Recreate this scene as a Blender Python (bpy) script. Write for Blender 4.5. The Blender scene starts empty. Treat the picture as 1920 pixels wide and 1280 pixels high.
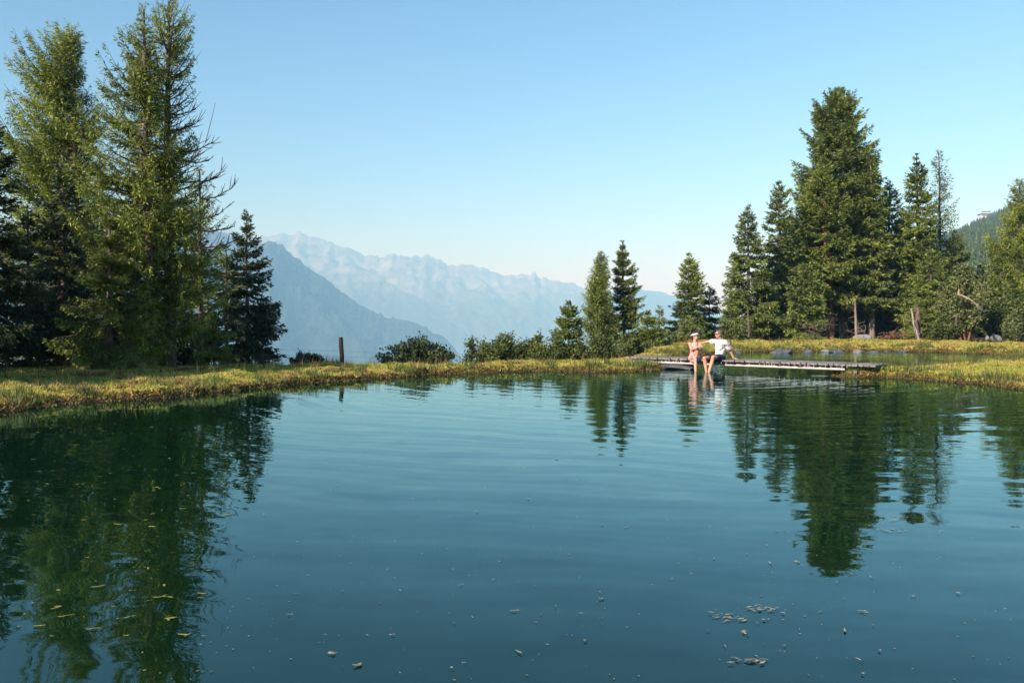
import bpy, bmesh, math, random
import numpy as np
from mathutils import Vector, Matrix, Quaternion

# ------------------------------------------------------------------ camera, sky, sun
sc = bpy.context.scene
C = sc.collection
R = math.radians
PI = math.pi
EYE = 1.52
FPX = 1600.0            # focal length in pixels of the 1920 px wide photograph
PITCH = math.atan(42 / FPX)
cam_d = bpy.data.cameras.new('camera')
cam = bpy.data.objects.new('camera', cam_d)
C.objects.link(cam)
cam.location = (0, 0, EYE)
cam.rotation_euler = (PI / 2 - PITCH, 0, 0)
cam_d.sensor_width = 36
cam_d.lens = 36 * FPX / 1920
cam_d.clip_start = 0.05
cam_d.clip_end = 60000
sc.camera = cam

SUN_EL = R(31)
SUN_AZ = math.atan2(-0.70, -0.71)      # from +Y towards +X
to_sun = Vector((math.sin(SUN_AZ) * math.cos(SUN_EL), math.cos(SUN_AZ) * math.cos(SUN_EL), math.sin(SUN_EL)))
w = bpy.data.worlds.new('World')
sc.world = w
w.use_nodes = True
nt = w.node_tree
sky = nt.nodes.new('ShaderNodeTexSky')
sky.sky_type = 'NISHITA'
sky.sun_disc = False
sky.sun_elevation = SUN_EL
sky.sun_rotation = SUN_AZ % (2 * PI)
sky.altitude = 1500
sky.air_density = 1.0
sky.dust_density = 0.05
sky.ozone_density = 2.0
bg = nt.nodes['Background']
bg.inputs[1].default_value = 0.088
tint = nt.nodes.new('ShaderNodeMix'); tint.data_type = 'RGBA'; tint.blend_type = 'MULTIPLY'
tint.inputs[0].default_value = 1.0
tint.inputs[7].default_value = (.63, .92, 1.08, 1)      # the cool grade of the whole sky
nt.links.new(sky.outputs[0], tint.inputs[6])
nt.links.new(tint.outputs[2], bg.inputs[0])
sun_d = bpy.data.lights.new('sun', 'SUN')
sun_d.energy = 5.0
sun_d.angle = R(0.5)
sun_d.color = (1.0, 0.975, 0.96)
sun = bpy.data.objects.new('sun', sun_d)
C.objects.link(sun)
sun.rotation_euler = to_sun.to_track_quat('Z', 'Y').to_euler()
sc.view_settings.view_transform = 'Standard'
sc.view_settings.look = 'None'
sc.view_settings.exposure = 1.1
sc.view_settings.gamma = 1.0
sc.cycles.max_bounces = 8
sc.cycles.volume_bounces = 0
sc.cycles.transparent_max_bounces = 8
sc.cycles.caustics_reflective = False
sc.cycles.caustics_refractive = False
sc.cycles.use_adaptive_sampling = True
sc.cycles.adaptive_threshold = 0.02

# ------------------------------------------------------------------ helpers
def ray(px, py):
    """world direction (per metre of depth along the camera axis) of a photo pixel"""
    x = (px - 960) / FPX
    y = -(py - 640) / FPX
    c, s = math.cos(PITCH), math.sin(PITCH)
    return Vector((x, c + y * s, -s + y * c))
def at(px, py, Y):
    d = ray(px, py)
    k = Y / d.y
    return Vector((d.x * k, Y, EYE + d.z * k))
def on(px, py, z=0.0):
    d = ray(px, py)
    k = (z - EYE) / d.z
    return Vector((d.x * k, d.y * k, z))

def tag(o, label=None, cat=None, group=None, kind=None):
    if label: o['label'] = label
    if cat: o['category'] = cat
    if group: o['group'] = group
    if kind: o['kind'] = kind
    return o
def empty(name, loc, label, cat, group=None, rz=0):
    o = bpy.data.objects.new(name, None)
    C.objects.link(o)
    o.location = loc
    o.rotation_euler = (0, 0, rz)
    o.empty_display_size = .2
    return tag(o, label, cat, group)
def mesh_obj(name, V, F, mat, parent=None, smooth=False, attr=None):
    """V (n,3) array, F list of tuples or int array (m,k); attr: per-vertex float 'v'"""
    me = bpy.data.meshes.new(name)
    V = np.asarray(V, dtype=np.float32)
    if isinstance(F, np.ndarray):
        m, k = F.shape
        me.vertices.add(len(V))
        me.vertices.foreach_set('co', V.ravel())
        me.loops.add(m * k)
        me.loops.foreach_set('vertex_index', F.astype(np.int32).ravel())
        me.polygons.add(m)
        me.polygons.foreach_set('loop_start', np.arange(0, m * k, k, dtype=np.int32))
        me.polygons.foreach_set('loop_total', np.full(m, k, dtype=np.int32))
        me.update(calc_edges=True)
    else:
        me.from_pydata(V.tolist(), [], F)
    if smooth:
        me.polygons.foreach_set('use_smooth', np.ones(len(me.polygons), dtype=bool))
    if attr is not None:
        a = me.attributes.new('v', 'FLOAT', 'POINT')
        a.data.foreach_set('value', np.asarray(attr, dtype=np.float32))
    me.materials.append(mat)
    o = bpy.data.objects.new(name, me)
    C.objects.link(o)
    if parent is not None: o.parent = parent
    return o

def _hash(ix, iy, seed):
    n = (ix.astype(np.int64) * 374761393 + iy.astype(np.int64) * 668265263 + seed * 974634777) & 0xffffffff
    n = ((n ^ (n >> 13)) * 1274126177) & 0xffffffff
    return ((n ^ (n >> 16)) & 0xffff) / 65535.0
def vnoise(x, y, seed=0):
    x = np.asarray(x, dtype=float); y = np.asarray(y, dtype=float)
    ix, iy = np.floor(x), np.floor(y)
    fx, fy = x - ix, y - iy
    ux, uy = fx * fx * fx * (fx * (fx * 6 - 15) + 10), fy * fy * fy * (fy * (fy * 6 - 15) + 10)
    a, b = _hash(ix, iy, seed), _hash(ix + 1, iy, seed)
    c, d = _hash(ix, iy + 1, seed), _hash(ix + 1, iy + 1, seed)
    return (a + (b - a) * ux) * (1 - uy) + (c + (d - c) * ux) * uy
def fbm(x, y, seed=0, oct=5, gain=.5, ridged=False):
    s = 0; amp = 1; tot = 0
    for i in range(oct):
        n = vnoise(np.asarray(x) * 2 ** i, np.asarray(y) * 2 ** i, seed + i * 17)
        if ridged: n = 1 - np.abs(2 * n - 1)
        s = s + n * amp; tot += amp; amp *= gain
    return s / tot
def sstep(a, b, x):
    t = np.clip((np.asarray(x, dtype=float) - a) / (b - a), 0, 1)
    return t * t * (3 - 2 * t)
def poly_dist(P, X, Y):
    """signed distance to polygon, positive outside"""
    P = np.asarray(P, dtype=float)
    d2 = np.full(X.shape, 1e18); inside = np.zeros(X.shape, dtype=bool)
    n = len(P)
    for i in range(n):
        ax, ay = P[i]; bx, by = P[(i + 1) % n]
        ex, ey = bx - ax, by - ay
        t = np.clip(((X - ax) * ex + (Y - ay) * ey) / (ex * ex + ey * ey + 1e-12), 0, 1)
        d2 = np.minimum(d2, (X - ax - t * ex) ** 2 + (Y - ay - t * ey) ** 2)
        if by != ay:
            c = ((ay > Y) != (by > Y)) & (X < (bx - ax) * (Y - ay) / (by - ay) + ax)
            inside ^= c
    d = np.sqrt(d2)
    return np.where(inside, -d, d)

# ------------------------------------------------------------------ materials
def new_mat(name):
    m = bpy.data.materials.new(name)
    m.use_nodes = True
    n = m.node_tree
    return m, n, n.nodes['Principled BSDF'], n.nodes['Material Output']
def N(n, t, **kw):
    x = n.nodes.new(t)
    for k, v in kw.items():
        if k.startswith('i_'):
            key = k[2:]
            x.inputs[int(key) if key.isdigit() else key].default_value = v
        else: setattr(x, k, v)
    return x
def ramp(n, fac, stops):
    r = n.nodes.new('ShaderNodeValToRGB')
    e = r.color_ramp.elements
    while len(e) < len(stops): e.new(0.5)
    for i, (p, c) in enumerate(stops):
        e[i].position = p; e[i].color = (*c, 1)
    n.links.new(fac, r.inputs[0])
    return r.outputs[0]
def mixc(n, fac, a, b, mode='MIX'):
    m = n.nodes.new('ShaderNodeMix'); m.data_type = 'RGBA'; m.blend_type = mode
    for sock, v in ((0, fac), (6, a), (7, b)):
        if hasattr(v, 'is_linked') or hasattr(v, 'links'): n.links.new(v, m.inputs[sock])
        elif isinstance(v, (int, float)): m.inputs[sock].default_value = v
        else: m.inputs[sock].default_value = (*v, 1)
    return m.outputs[2]
def mth(n, op, a, b=0.0, c=None):
    m = n.nodes.new('ShaderNodeMath'); m.operation = op
    for i, v in enumerate((a, b) if c is None else (a, b, c)):
        if isinstance(v, (int, float)): m.inputs[i].default_value = v
        else: n.links.new(v, m.inputs[i])
    return m.outputs[0]
def noise(n, scale, detail=4, rough=.55, vec=None, out=0):
    t = N(n, 'ShaderNodeTexNoise', i_Scale=scale, i_Detail=detail, i_Roughness=rough)
    if vec is None:
        g = N(n, 'ShaderNodeNewGeometry'); vec = g.outputs['Position']
    n.links.new(vec, t.inputs['Vector'])
    return t.outputs[out]

def simple_mat(name, c1, c2, scale, rough=.8, bump=0.0, metallic=0, detail=5, spec=.3):
    m, n, b, o = new_mat(name)
    tc = N(n, 'ShaderNodeTexCoord')
    nz = noise(n, scale, detail, .6, tc.outputs['Object'])
    col = ramp(n, nz, [(.3, c1), (.7, c2)])
    n.links.new(col, b.inputs['Base Color'])
    b.inputs['Roughness'].default_value = rough
    b.inputs['Metallic'].default_value = metallic
    b.inputs['Specular IOR Level'].default_value = spec
    if bump:
        bn = N(n, 'ShaderNodeBump', i_Strength=.8, i_Distance=bump)
        n.links.new(nz, bn.inputs['Height']); n.links.new(bn.outputs[0], b.inputs['Normal'])
    return m

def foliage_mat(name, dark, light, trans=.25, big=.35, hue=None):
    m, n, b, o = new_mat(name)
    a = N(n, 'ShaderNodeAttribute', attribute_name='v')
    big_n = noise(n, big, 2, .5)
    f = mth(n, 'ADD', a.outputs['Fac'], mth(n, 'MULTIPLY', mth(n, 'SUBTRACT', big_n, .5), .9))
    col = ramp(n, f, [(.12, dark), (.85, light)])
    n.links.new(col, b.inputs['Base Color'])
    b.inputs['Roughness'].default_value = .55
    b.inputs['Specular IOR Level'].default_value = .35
    t = N(n, 'ShaderNodeBsdfTranslucent')
    n.links.new(col, t.inputs[0])
    mx = N(n, 'ShaderNodeMixShader'); mx.inputs[0].default_value = trans
    n.links.new(b.outputs[0], mx.inputs[1]); n.links.new(t.outputs[0], mx.inputs[2])
    n.links.new(mx.outputs[0], o.inputs[0])
    return m

def bark_mat(name, c1, c2):
    m, n, b, o = new_mat(name)
    g = N(n, 'ShaderNodeNewGeometry')
    mp = N(n, 'ShaderNodeMapping'); mp.inputs['Scale'].default_value = (9, 9, 2.2)
    n.links.new(g.outputs['Position'], mp.inputs[0])
    nz = noise(n, 1.6, 6, .7, mp.outputs[0])
    n.links.new(ramp(n, nz, [(.35, c1), (.68, c2)]), b.inputs['Base Color'])
    b.inputs['Roughness'].default_value = .9
    bn = N(n, 'ShaderNodeBump', i_Strength=1.0, i_Distance=.03)
    n.links.new(nz, bn.inputs['Height']); n.links.new(bn.outputs[0], b.inputs['Normal'])
    return m

M_spruce = foliage_mat('spruce_needles', (.024, .048, .015), (.25, .32, .065))
M_spruce_warm = foliage_mat('spruce_needles_warm', (.030, .058, .014), (.27, .34, .06))
M_larch = foliage_mat('larch_needles', (.036, .064, .012), (.37, .45, .065), .3)
M_shaded = foliage_mat('shaded_foliage', (.014, .028, .013), (.065, .10, .03), .12)  # darker copy of the needles with the wood's shade put into its colour
M_shrub = foliage_mat('shrub_leaves', (.03, .06, .014), (.17, .21, .055), .3, 1.2)
M_pale = foliage_mat('pale_leaves', (.05, .085, .025), (.24, .28, .10), .3, .8)
M_far = foliage_mat('far_conifers', (.02, .040, .015), (.07, .10, .028), .1, .02)
M_bark = bark_mat('bark', (.045, .032, .024), (.17, .125, .095))
M_bark_red = bark_mat('reddish_bark', (.11, .05, .03), (.34, .17, .10))
M_bark_grey = bark_mat('grey_bark', (.09, .07, .06), (.30, .25, .21))
M_dead = bark_mat('bleached_wood', (.16, .13, .10), (.44, .38, .31))
M_deadred = bark_mat('dead_twigs', (.12, .045, .03), (.34, .15, .10))

# ------------------------------------------------------------------ ponds and ground
SHORE_L = [(0, 771), (50, 767), (98, 760), (164, 752), (210, 752), (256, 749), (321, 744), (350, 740), (394, 736), (430, 735), (492, 727),
           (560, 720), (600, 717), (635, 716), (690, 712), (744, 707.5), (793, 703.5), (877, 700), (950, 697), (1020, 695.5), (1080, 696.5), (1132, 697),
           (1180, 696.5), (1214, 695)]
pond = [(-1.5, 1.1), (-6, 1.2), (-9.5, 5), (-9.7, 10)] + [tuple(on(x, y)[:2]) for x, y in SHORE_L]
pond += [(4.45, 25.9), (4.6, 27.5), (5.4, 30), (6.4, 33.5), (8, 36.6), (9.9, 38.6), (12, 39.6), (14.2, 40.3), (16, 40.8), (18, 40.4), (19.6, 38.9), (20.7, 36.8),
         (20.4, 34.6), (19.3, 32.2), (17.4, 30.0), (15.4, 27.8), (13.6, 26.3), (12, 25.2), (10.6, 24.5), (9.6, 23.9), (8.75, 23.2)]
SHORE_R = [(1578, 707), (1625, 707.5), (1672, 709), (1720, 711), (1763, 714), (1810, 718), (1853, 722), (1890, 727), (1920, 732)]
pond += [tuple(on(x, y)[:2]) for x, y in SHORE_R]
pond += [(11.6, 16.8), (12.6, 12), (12, 5), (8, 1.5), (3, 1.0)]
POND = np.array(pond)
# plateau that holds the ponds; the mountainside falls away beyond it
PLAT = np.array([(-60, -40), (-60, 48), (-16, 48), (-9.5, 36), (-7.0, 28.5), (-5.2, 24.2), (-4.0, 24.0), (-2.4, 25.0), (-0.6, 25.6), (1.2, 26.9), (3.0, 27.0), (4.2, 28.6),
                 (5.0, 31), (6.3, 35), (8.3, 40), (11, 47), (12, 60), (16, 80), (26, 110), (80, 110), (80, -40)])

def ground_h(X, Y):
    X = np.asarray(X, dtype=float); Y = np.asarray(Y, dtype=float)
    d = poly_dist(POND, X, Y)
    # ragged edge
    d = d + (fbm(X * 1.3, Y * 1.3, 5, 5, .6) - .5) * .75 * np.exp(-(d / .8) ** 2)
    e = poly_dist(PLAT, X, Y)
    lump = (fbm(X * .9, Y * .9, 11, 4) - .5) + .45 * (fbm(X * 3.1, Y * 3.1, 13, 3) - .5)
    top = .115 + .07 * sstep(.2, 2.2, d) + .15 * np.exp(-((X - 9.5) ** 2 + (Y - 21.9) ** 2) / .9) + lump * .22
    far = sstep(27, 40, Y) * sstep(2, 7, X)
    top = top + far * (.20 + (fbm(X * .5, Y * .5, 31, 3) - .5) * .15) * sstep(.0, 1.6, d)
    top = top - far * .70 * sstep(3.2, 9, d) * sstep(39, 43, Y)
    rightbank = sstep(9, 12, X) * (1 - sstep(27, 33, Y)) * (Y > 8)
    top = top + rightbank * (.09 * sstep(.8, 3, d))
    leftbank = sstep(-3.5, -6, X)
    top = top - leftbank * (.09 * sstep(5, 9, d)) + leftbank * .05
    h = np.where(d > 0, np.maximum(top, .03) * sstep(-.02, .22, d) + .012 * (fbm(X * 5, Y * 5, 3, 3) - .5), np.maximum(-1.3, d * .9))
    ee = np.maximum(e, 0)
    drop = .62 * ee ** 1.0 * sstep(0, 2.5, ee) * (1 + .5 * sstep(0, 60, ee))
    h = h - drop - sstep(-5.0, -7.5, X) * np.maximum(Y - 22.5, 0) * .075
    return h, d, e
def gz(x, y):
    return float(ground_h(np.array([x]), np.array([y]))[0][0])

def grid(xs, ys):
    X, Y = np.meshgrid(xs, ys)
    nx, ny = len(xs), len(ys)
    i = np.arange(nx * ny).reshape(ny, nx)
    F = np.stack([i[:-1, :-1].ravel(), i[:-1, 1:].ravel(), i[1:, 1:].ravel(), i[1:, :-1].ravel()], 1)
    return X.ravel(), Y.ravel(), F

M_ground, n, b, o = new_mat('mossy_grass_ground')
g = N(n, 'ShaderNodeNewGeometry')
sep = N(n, 'ShaderNodeSeparateXYZ'); n.links.new(g.outputs['Position'], sep.inputs[0])
n1 = noise(n, .9, 5, .6); n2 = noise(n, 6, 5, .65); n3 = noise(n, 28, 3, .6)
nn = mth(n, 'ADD', mth(n, 'MULTIPLY', n1, .55), mth(n, 'MULTIPLY', n2, .45))
gcol = ramp(n, nn, [(.36, (.10, .13, .02)), (.44, (.26, .25, .036)), (.50, (.46, .38, .09)), (.57, (.42, .24, .06)), (.66, (.24, .22, .04))])
gcol = mixc(n, .5, gcol, ramp(n, n3, [(.3, (.35, .35, .35)), (.7, (1, 1, 1))]), 'MULTIPLY')
earth = ramp(n, n2, [(.3, (.022, .015, .010)), (.7, (.11, .065, .045))])
zf = mth(n, 'ADD', sep.outputs['Z'], mth(n, 'MULTIPLY', mth(n, 'SUBTRACT', n2, .5), .22))
ef = N(n, 'ShaderNodeMapRange', i_1=.05, i_2=.15); n.links.new(zf, ef.inputs[0])
col = mixc(n, ef.outputs[0], earth, gcol)
n.links.new(col, b.inputs['Base Color'])
b.inputs['Roughness'].default_value = .95; b.inputs['Specular IOR Level'].default_value = .1
bn = N(n, 'ShaderNodeBump', i_Strength=1.0, i_Distance=.06)
n.links.new(n3, bn.inputs['Height']); n.links.new(bn.outputs[0], b.inputs['Normal'])

xs = np.concatenate([np.arange(-60, -14, 1.0), np.arange(-14, 24, .11), np.arange(24, 80.1, 1.0)])
ys = np.concatenate([np.arange(-30, 10, 1.0), np.arange(10, 46, .11), np.arange(46, 110, 1.0)])
X, Y, F = grid(xs, ys)
H, D, E_ = ground_h(X, Y)
# undercut: push the verge outward over the water a little
o = mesh_obj('ground', np.stack([X, Y, H], 1), F, M_ground, smooth=True)
tag(o, kind='structure')

# ------------------------------------------------------------------ water
M_water, n, b, o = new_mat('pond_water')
g = N(n, 'ShaderNodeNewGeometry')
pos = g.outputs['Position']
def vm(op, a, bb=None, scale=None):
    m = n.nodes.new('ShaderNodeVectorMath'); m.operation = op
    for i, v in enumerate((a, bb)):
        if v is None: continue
        if isinstance(v, tuple): m.inputs[i].default_value = v
        else: n.links.new(v, m.inputs[i])
    if scale is not None:
        if isinstance(scale, (int, float)): m.inputs['Scale'].default_value = scale
        else: n.links.new(scale, m.inputs['Scale'])
    return m
# rings spreading from the feet of the two people
FEET = (5.45, 24.6, 0)
rel = vm('SUBTRACT', pos, FEET).outputs[0]
rl = vm('LENGTH', rel).outputs['Value']
rdir = vm('NORMALIZE', rel).outputs[0]
wob = noise(n, .16, 2, .5)
r2 = mth(n, 'ADD', rl, mth(n, 'MULTIPLY', wob, 3.5))
def wave(k, ph): return mth(n, 'SINE', mth(n, 'ADD', mth(n, 'MULTIPLY', r2, k), ph))
amp = noise(n, .35, 2, .5)
s1 = mth(n, 'MULTIPLY', wave(2 * PI / .62, 0), .0075)
s2 = mth(n, 'MULTIPLY', wave(2 * PI / .95, 1.3), .005)
s3 = mth(n, 'MULTIPLY', wave(2 * PI / .23, .4), .008)
fall = N(n, 'ShaderNodeMapRange', i_1=22, i_2=3, i_3=.5, i_4=1.0); n.links.new(rl, fall.inputs[0])
ssum = mth(n, 'MULTIPLY', mth(n, 'ADD', mth(n, 'ADD', s1, s2), mth(n, 'MULTIPLY', s3, fall.outputs[0])), mth(n, 'MULTIPLY', amp, 2.5))
ssum = mth(n, 'MULTIPLY', ssum, fall.outputs[0])
ring = vm('SCALE', rdir, scale=ssum).outputs[0]
def nslope(scale, a, stretch=(1, 1, 1)):
    mp = N(n, 'ShaderNodeMapping'); mp.inputs['Scale'].default_value = stretch
    n.links.new(pos, mp.inputs[0])
    c = noise(n, scale, 2, .5, mp.outputs[0], 1)
    return vm('SCALE', vm('SUBTRACT', c, (.5, .5, .5)).outputs[0], scale=a).outputs[0]
sl = vm('ADD', ring, nslope(2.2, .030, (.7, 1.0, 1))).outputs[0]
sl = vm('ADD', sl, nslope(7.0, .022, (.6, 1.1, 1))).outputs[0]
sl = vm('MULTIPLY', sl, (1, 1, 0)).outputs[0]
nrm = vm('NORMALIZE', vm('ADD', sl, (0, 0, 1)).outputs[0]).outputs[0]
silt = noise(n, .12, 3, .5)
col = ramp(n, silt, [(.35, (.0032, .014, .004)), (.65, (.0020, .014, .008))])
fr = N(n, 'ShaderNodeFresnel', i_IOR=1.5); n.links.new(nrm, fr.inputs['Normal'])
gl = N(n, 'ShaderNodeBsdfGlossy', i_Roughness=.015); gl.inputs['Color'].default_value = (.68, .95, 1.0, 1); n.links.new(nrm, gl.inputs['Normal'])
df = N(n, 'ShaderNodeBsdfDiffuse'); n.links.new(col, df.inputs['Color'])
mx = N(n, 'ShaderNodeMixShader'); n.links.new(fr.outputs[0], mx.inputs[0]); n.links.new(df.outputs[0], mx.inputs[1]); n.links.new(gl.outputs[0], mx.inputs[2])
n.links.new(mx.outputs[0], o.inputs[0]); n.nodes.remove(b)
X, Y, F = grid(np.linspace(-12, 23, 36), np.linspace(-.5, 43, 45))
d = poly_dist(POND, X, Y)
keep = (d < 2.2)[F].any(1)
o = mesh_obj('water', np.stack([X, Y, X * 0], 1), F[keep], M_water)
tag(o, kind='structure')

# ------------------------------------------------------------------ far terrain
def prof_fn(pts):
    p = np.array(pts, dtype=float)
    return lambda x: np.interp(x, p[:, 0], p[:, 1])
def mountain(name, pts, Yc, half_front, half_back, base, u0, u1, nu, nv, mat, rough, seed, jag=3.0, slope_pow=1.0):
    f = prof_fn(pts)
    u = np.linspace(u0, u1, nu)
    t = np.concatenate([np.linspace(-1, 0, int(nv * .72)), np.linspace(0, 1, nv - int(nv * .72) + 1)[1:]])
    U, T = np.meshgrid(u, t)
    crest_py = f(U) + (fbm(U / 22, U * 0, seed, 6, .6, ridged=True) - .62) * -jag * 3.2 + (fbm(U / 7, U * 0, seed + 40, 3, .6) - .5) * jag * 1.3
    YY = Yc + np.where(T < 0, T * half_front, T * half_back)
    XX = (U - 960) / FPX * (Yc + (YY - Yc) * .6)
    crest = EYE + (598 - crest_py) / FPX * Yc
    q = 1 - np.abs(T)
    shape = q ** slope_pow
    Z = base + (crest - base) * shape
    s = Yc / 9000.0
    er = fbm(XX / (620 * s) + 40 + YY / (2600 * s), YY / (1500 * s) + 7, seed + 3, 8, .58, ridged=True) - .62
    er2 = fbm(XX / (170 * s) - YY / (900 * s), YY / (420 * s), seed + 9, 6, .6, ridged=True) - .6
    w_ = np.clip(np.abs(T) * 5, 0, 1)
    Z = Z + (er * rough + er2 * rough * .35) * w_ * np.abs(crest - base) * np.where(T < 0, 1, .5) * np.clip((q) * 3, 0, 1)
    i = np.arange(U.size).reshape(U.shape)
    Fm = np.stack([i[:-1, :-1].ravel(), i[:-1, 1:].ravel(), i[1:, 1:].ravel(), i[1:, :-1].ravel()], 1)
    o = mesh_obj(name, np.stack([XX.ravel(), YY.ravel(), Z.ravel()], 1), Fm, mat, smooth=True)
    return tag(o, kind='structure')

def mountain_mat(name, tree_z, rock_z, rock, forest, meadow, sc_):
    m, n, b, o = new_mat(name)
    g = N(n, 'ShaderNodeNewGeometry')
    sp = N(n, 'ShaderNodeSeparateXYZ'); n.links.new(g.outputs['Position'], sp.inputs[0])
    a = noise(n, sc_, 8, .62); c = noise(n, sc_ * 5, 6, .65)
    z = mth(n, 'ADD', sp.outputs['Z'], mth(n, 'MULTIPLY', mth(n, 'SUBTRACT', a, .5), 900))
    f = N(n, 'ShaderNodeMapRange', i_1=tree_z, i_2=rock_z); n.links.new(z, f.inputs[0])
    fo = ramp(n, c, [(.4, forest), (.60, tuple(x * 1.5 for x in forest)), (.72, meadow)])
    ro = ramp(n, c, [(.38, tuple(x * .4 for x in rock)), (.53, rock), (.66, tuple(min(.75, x * 1.5) for x in rock))])
    n.links.new(mixc(n, f.outputs[0], fo, ro), b.inputs['Base Color'])
    b.inputs['Roughness'].default_value = 1; b.inputs['Specular IOR Level'].default_value = 0
    bn = N(n, 'ShaderNodeBump', i_Strength=1.0, i_Distance=60)
    n.links.new(c, bn.inputs['Height']); n.links.new(bn.outputs[0], b.inputs['Normal'])
    return m
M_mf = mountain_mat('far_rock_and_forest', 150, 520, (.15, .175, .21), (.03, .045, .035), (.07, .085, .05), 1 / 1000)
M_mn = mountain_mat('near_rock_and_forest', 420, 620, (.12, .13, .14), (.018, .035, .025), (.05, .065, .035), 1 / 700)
FAR = [(-900, 470), (-300, 440), (0, 450), (150, 430), (300, 425), (400, 432), (432, 424), (455, 438), (480, 444), (500, 441), (540, 441), (567, 436), (590, 448), (612, 451), (640, 462),
       (665, 470), (690, 479), (710, 483), (735, 475), (760, 480), (780, 478), (808, 477), (830, 489), (855, 499), (875, 490), (900, 498), (925, 508), (945, 517),
       (965, 513), (1000, 512), (1030, 522), (1055, 529), (1075, 531), (1095, 542), (1130, 552), (1180, 562), (1300, 590), (1500, 620), (2000, 640), (2600, 640)]
MID = [(900, 640), (960, 610), (1040, 575), (1100, 556), (1150, 546), (1200, 543), (1240, 548), (1270, 556), (1310, 572), (1350, 588), (1500, 610), (1900, 630), (2400, 640)]
NEAR = [(-900, 500), (-300, 440), (100, 420), (300, 415), (400, 430), (450, 450), (480, 459), (500, 455), (513, 455), (530, 461), (545, 472), (560, 484), (575, 499), (600, 515), (620, 530),
        (640, 545), (660, 561), (690, 580), (720, 592), (760, 602), (800, 615), (830, 630), (850, 648), (870, 680), (900, 700), (1100, 760)]
SPUR = [(300, 640), (480, 560), (560, 520), (620, 503), (655, 494), (690, 505), (730, 530), (770, 552), (830, 580), (900, 610), (1000, 650), (1200, 700)]
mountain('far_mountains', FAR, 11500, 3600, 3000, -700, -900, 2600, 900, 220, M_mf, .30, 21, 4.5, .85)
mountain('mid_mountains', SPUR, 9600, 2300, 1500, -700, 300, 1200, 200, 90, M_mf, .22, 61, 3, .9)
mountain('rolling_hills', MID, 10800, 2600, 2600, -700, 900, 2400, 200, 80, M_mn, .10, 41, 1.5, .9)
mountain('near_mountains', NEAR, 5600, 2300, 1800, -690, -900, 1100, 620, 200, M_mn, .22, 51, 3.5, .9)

# sheet below: the slope under the ponds, the valley floor, out to the horizon
HILL = [(1350, 640), (1500, 560), (1600, 520), (1700, 470), (1740, 452), (1780, 438), (1800, 430), (1830, 415), (1860, 402), (1890, 388), (1920, 372), (2050, 330), (2400, 260), (3000, 240)]
HILL_Y = 1200.0
hf = prof_fn(HILL)
def slope_h(X, Y):
    """coarse land: plateau, drop to the valley, wooded hill rising on the right"""
    e = poly_dist(PLAT, X, Y)
    z = -1.2 - .55 * np.maximum(e, 0)
    z = np.maximum(z, -700 + (fbm(X / 900, Y / 900, 71, 3) - .5) * 120)
    U = 960 + FPX * X / np.maximum(Y, 60)
    crest = EYE + (598 - hf(U)) / FPX * HILL_Y - 17
    t = np.clip((Y - 75) / (HILL_Y - 75), 0, 1)
    side = sstep(1250, 1620, U) * (Y > 0)
    hz = -3 + (crest + 3) * (t ** 1.15)
    hz = np.where(Y > HILL_Y, crest - (Y - HILL_Y) * .5, hz)
    hz = np.where(Y > 80, hz, -3)
    hz = np.maximum(hz, -700)
    return np.where(side > 0, z + (hz - z) * side, z)
rr = np.concatenate([np.linspace(30, 110, 12)[:-1], np.geomspace(110, 30000, 90)])
aa = np.linspace(-PI, PI, 241)
A, RR = np.meshgrid(aa, rr)
X = RR * np.sin(A); Y = RR * np.cos(A) + 35
Z = slope_h(X, Y)
i = np.arange(A.size).reshape(A.shape)
F = np.stack([i[:-1, :-1].ravel(), i[:-1, 1:].ravel(), i[1:, 1:].ravel(), i[1:, :-1].ravel()], 1)
M_valley = simple_mat('valley_meadow_and_forest', (.035, .05, .028), (.09, .11, .045), .02, 1, spec=0)
tag(mesh_obj('terrain', np.stack([X.ravel(), Y.ravel(), Z.ravel()], 1), F, M_valley, smooth=True), kind='structure')

# ------------------------------------------------------------------ tubes and trees
def tube_mesh(paths, sides=5):
    """paths: list of (points (k,3), radii (k,)) -> V, F(quads)"""
    VV = []; FF = []; off = 0
    ang = np.arange(sides) * 2 * PI / sides
    for P, r in paths:
        P = np.asarray(P, float); r = np.asarray(r, float); k = len(P)
        Tn = np.gradient(P, axis=0)
        Tn /= np.linalg.norm(Tn, axis=1, keepdims=True) + 1e-9
        ref = np.array([0, 0, 1.0]) if abs(Tn[0, 2]) < .8 else np.array([1.0, 0, 0])
        U_ = np.cross(Tn, ref); U_ /= np.linalg.norm(U_, axis=1, keepdims=True) + 1e-9
        W_ = np.cross(Tn, U_)
        ring_ = P[:, None] + r[:, None, None] * (np.cos(ang)[None, :, None] * U_[:, None] + np.sin(ang)[None, :, None] * W_[:, None])
        VV.append(ring_.reshape(-1, 3))
        i = np.arange(k * sides).reshape(k, sides)
        j = np.roll(i, -1, axis=1)
        FF.append(np.stack([i[:-1].ravel(), j[:-1].ravel(), j[1:].ravel(), i[1:].ravel()], 1) + off)
        off += k * sides
    return np.concatenate(VV), np.concatenate(FF)

def clumps(P, Dr, L, W, rng, var):
    """rhombic needle sprays: positions, unit directions, lengths, widths"""
    m = len(P)
    rnd = rng.normal(size=(m, 3))
    S = np.cross(Dr, rnd); S /= np.linalg.norm(S, axis=1, keepdims=True) + 1e-9
    L = L[:, None]; W = W[:, None]
    V = np.stack([P, P + Dr * L * .45 + S * W * .5, P + Dr * L, P + Dr * L * .45 - S * W * .5], 1).reshape(-1, 3)
    F = np.arange(m * 4).reshape(m, 4)
    return V, F, np.repeat(var, 4)

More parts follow.
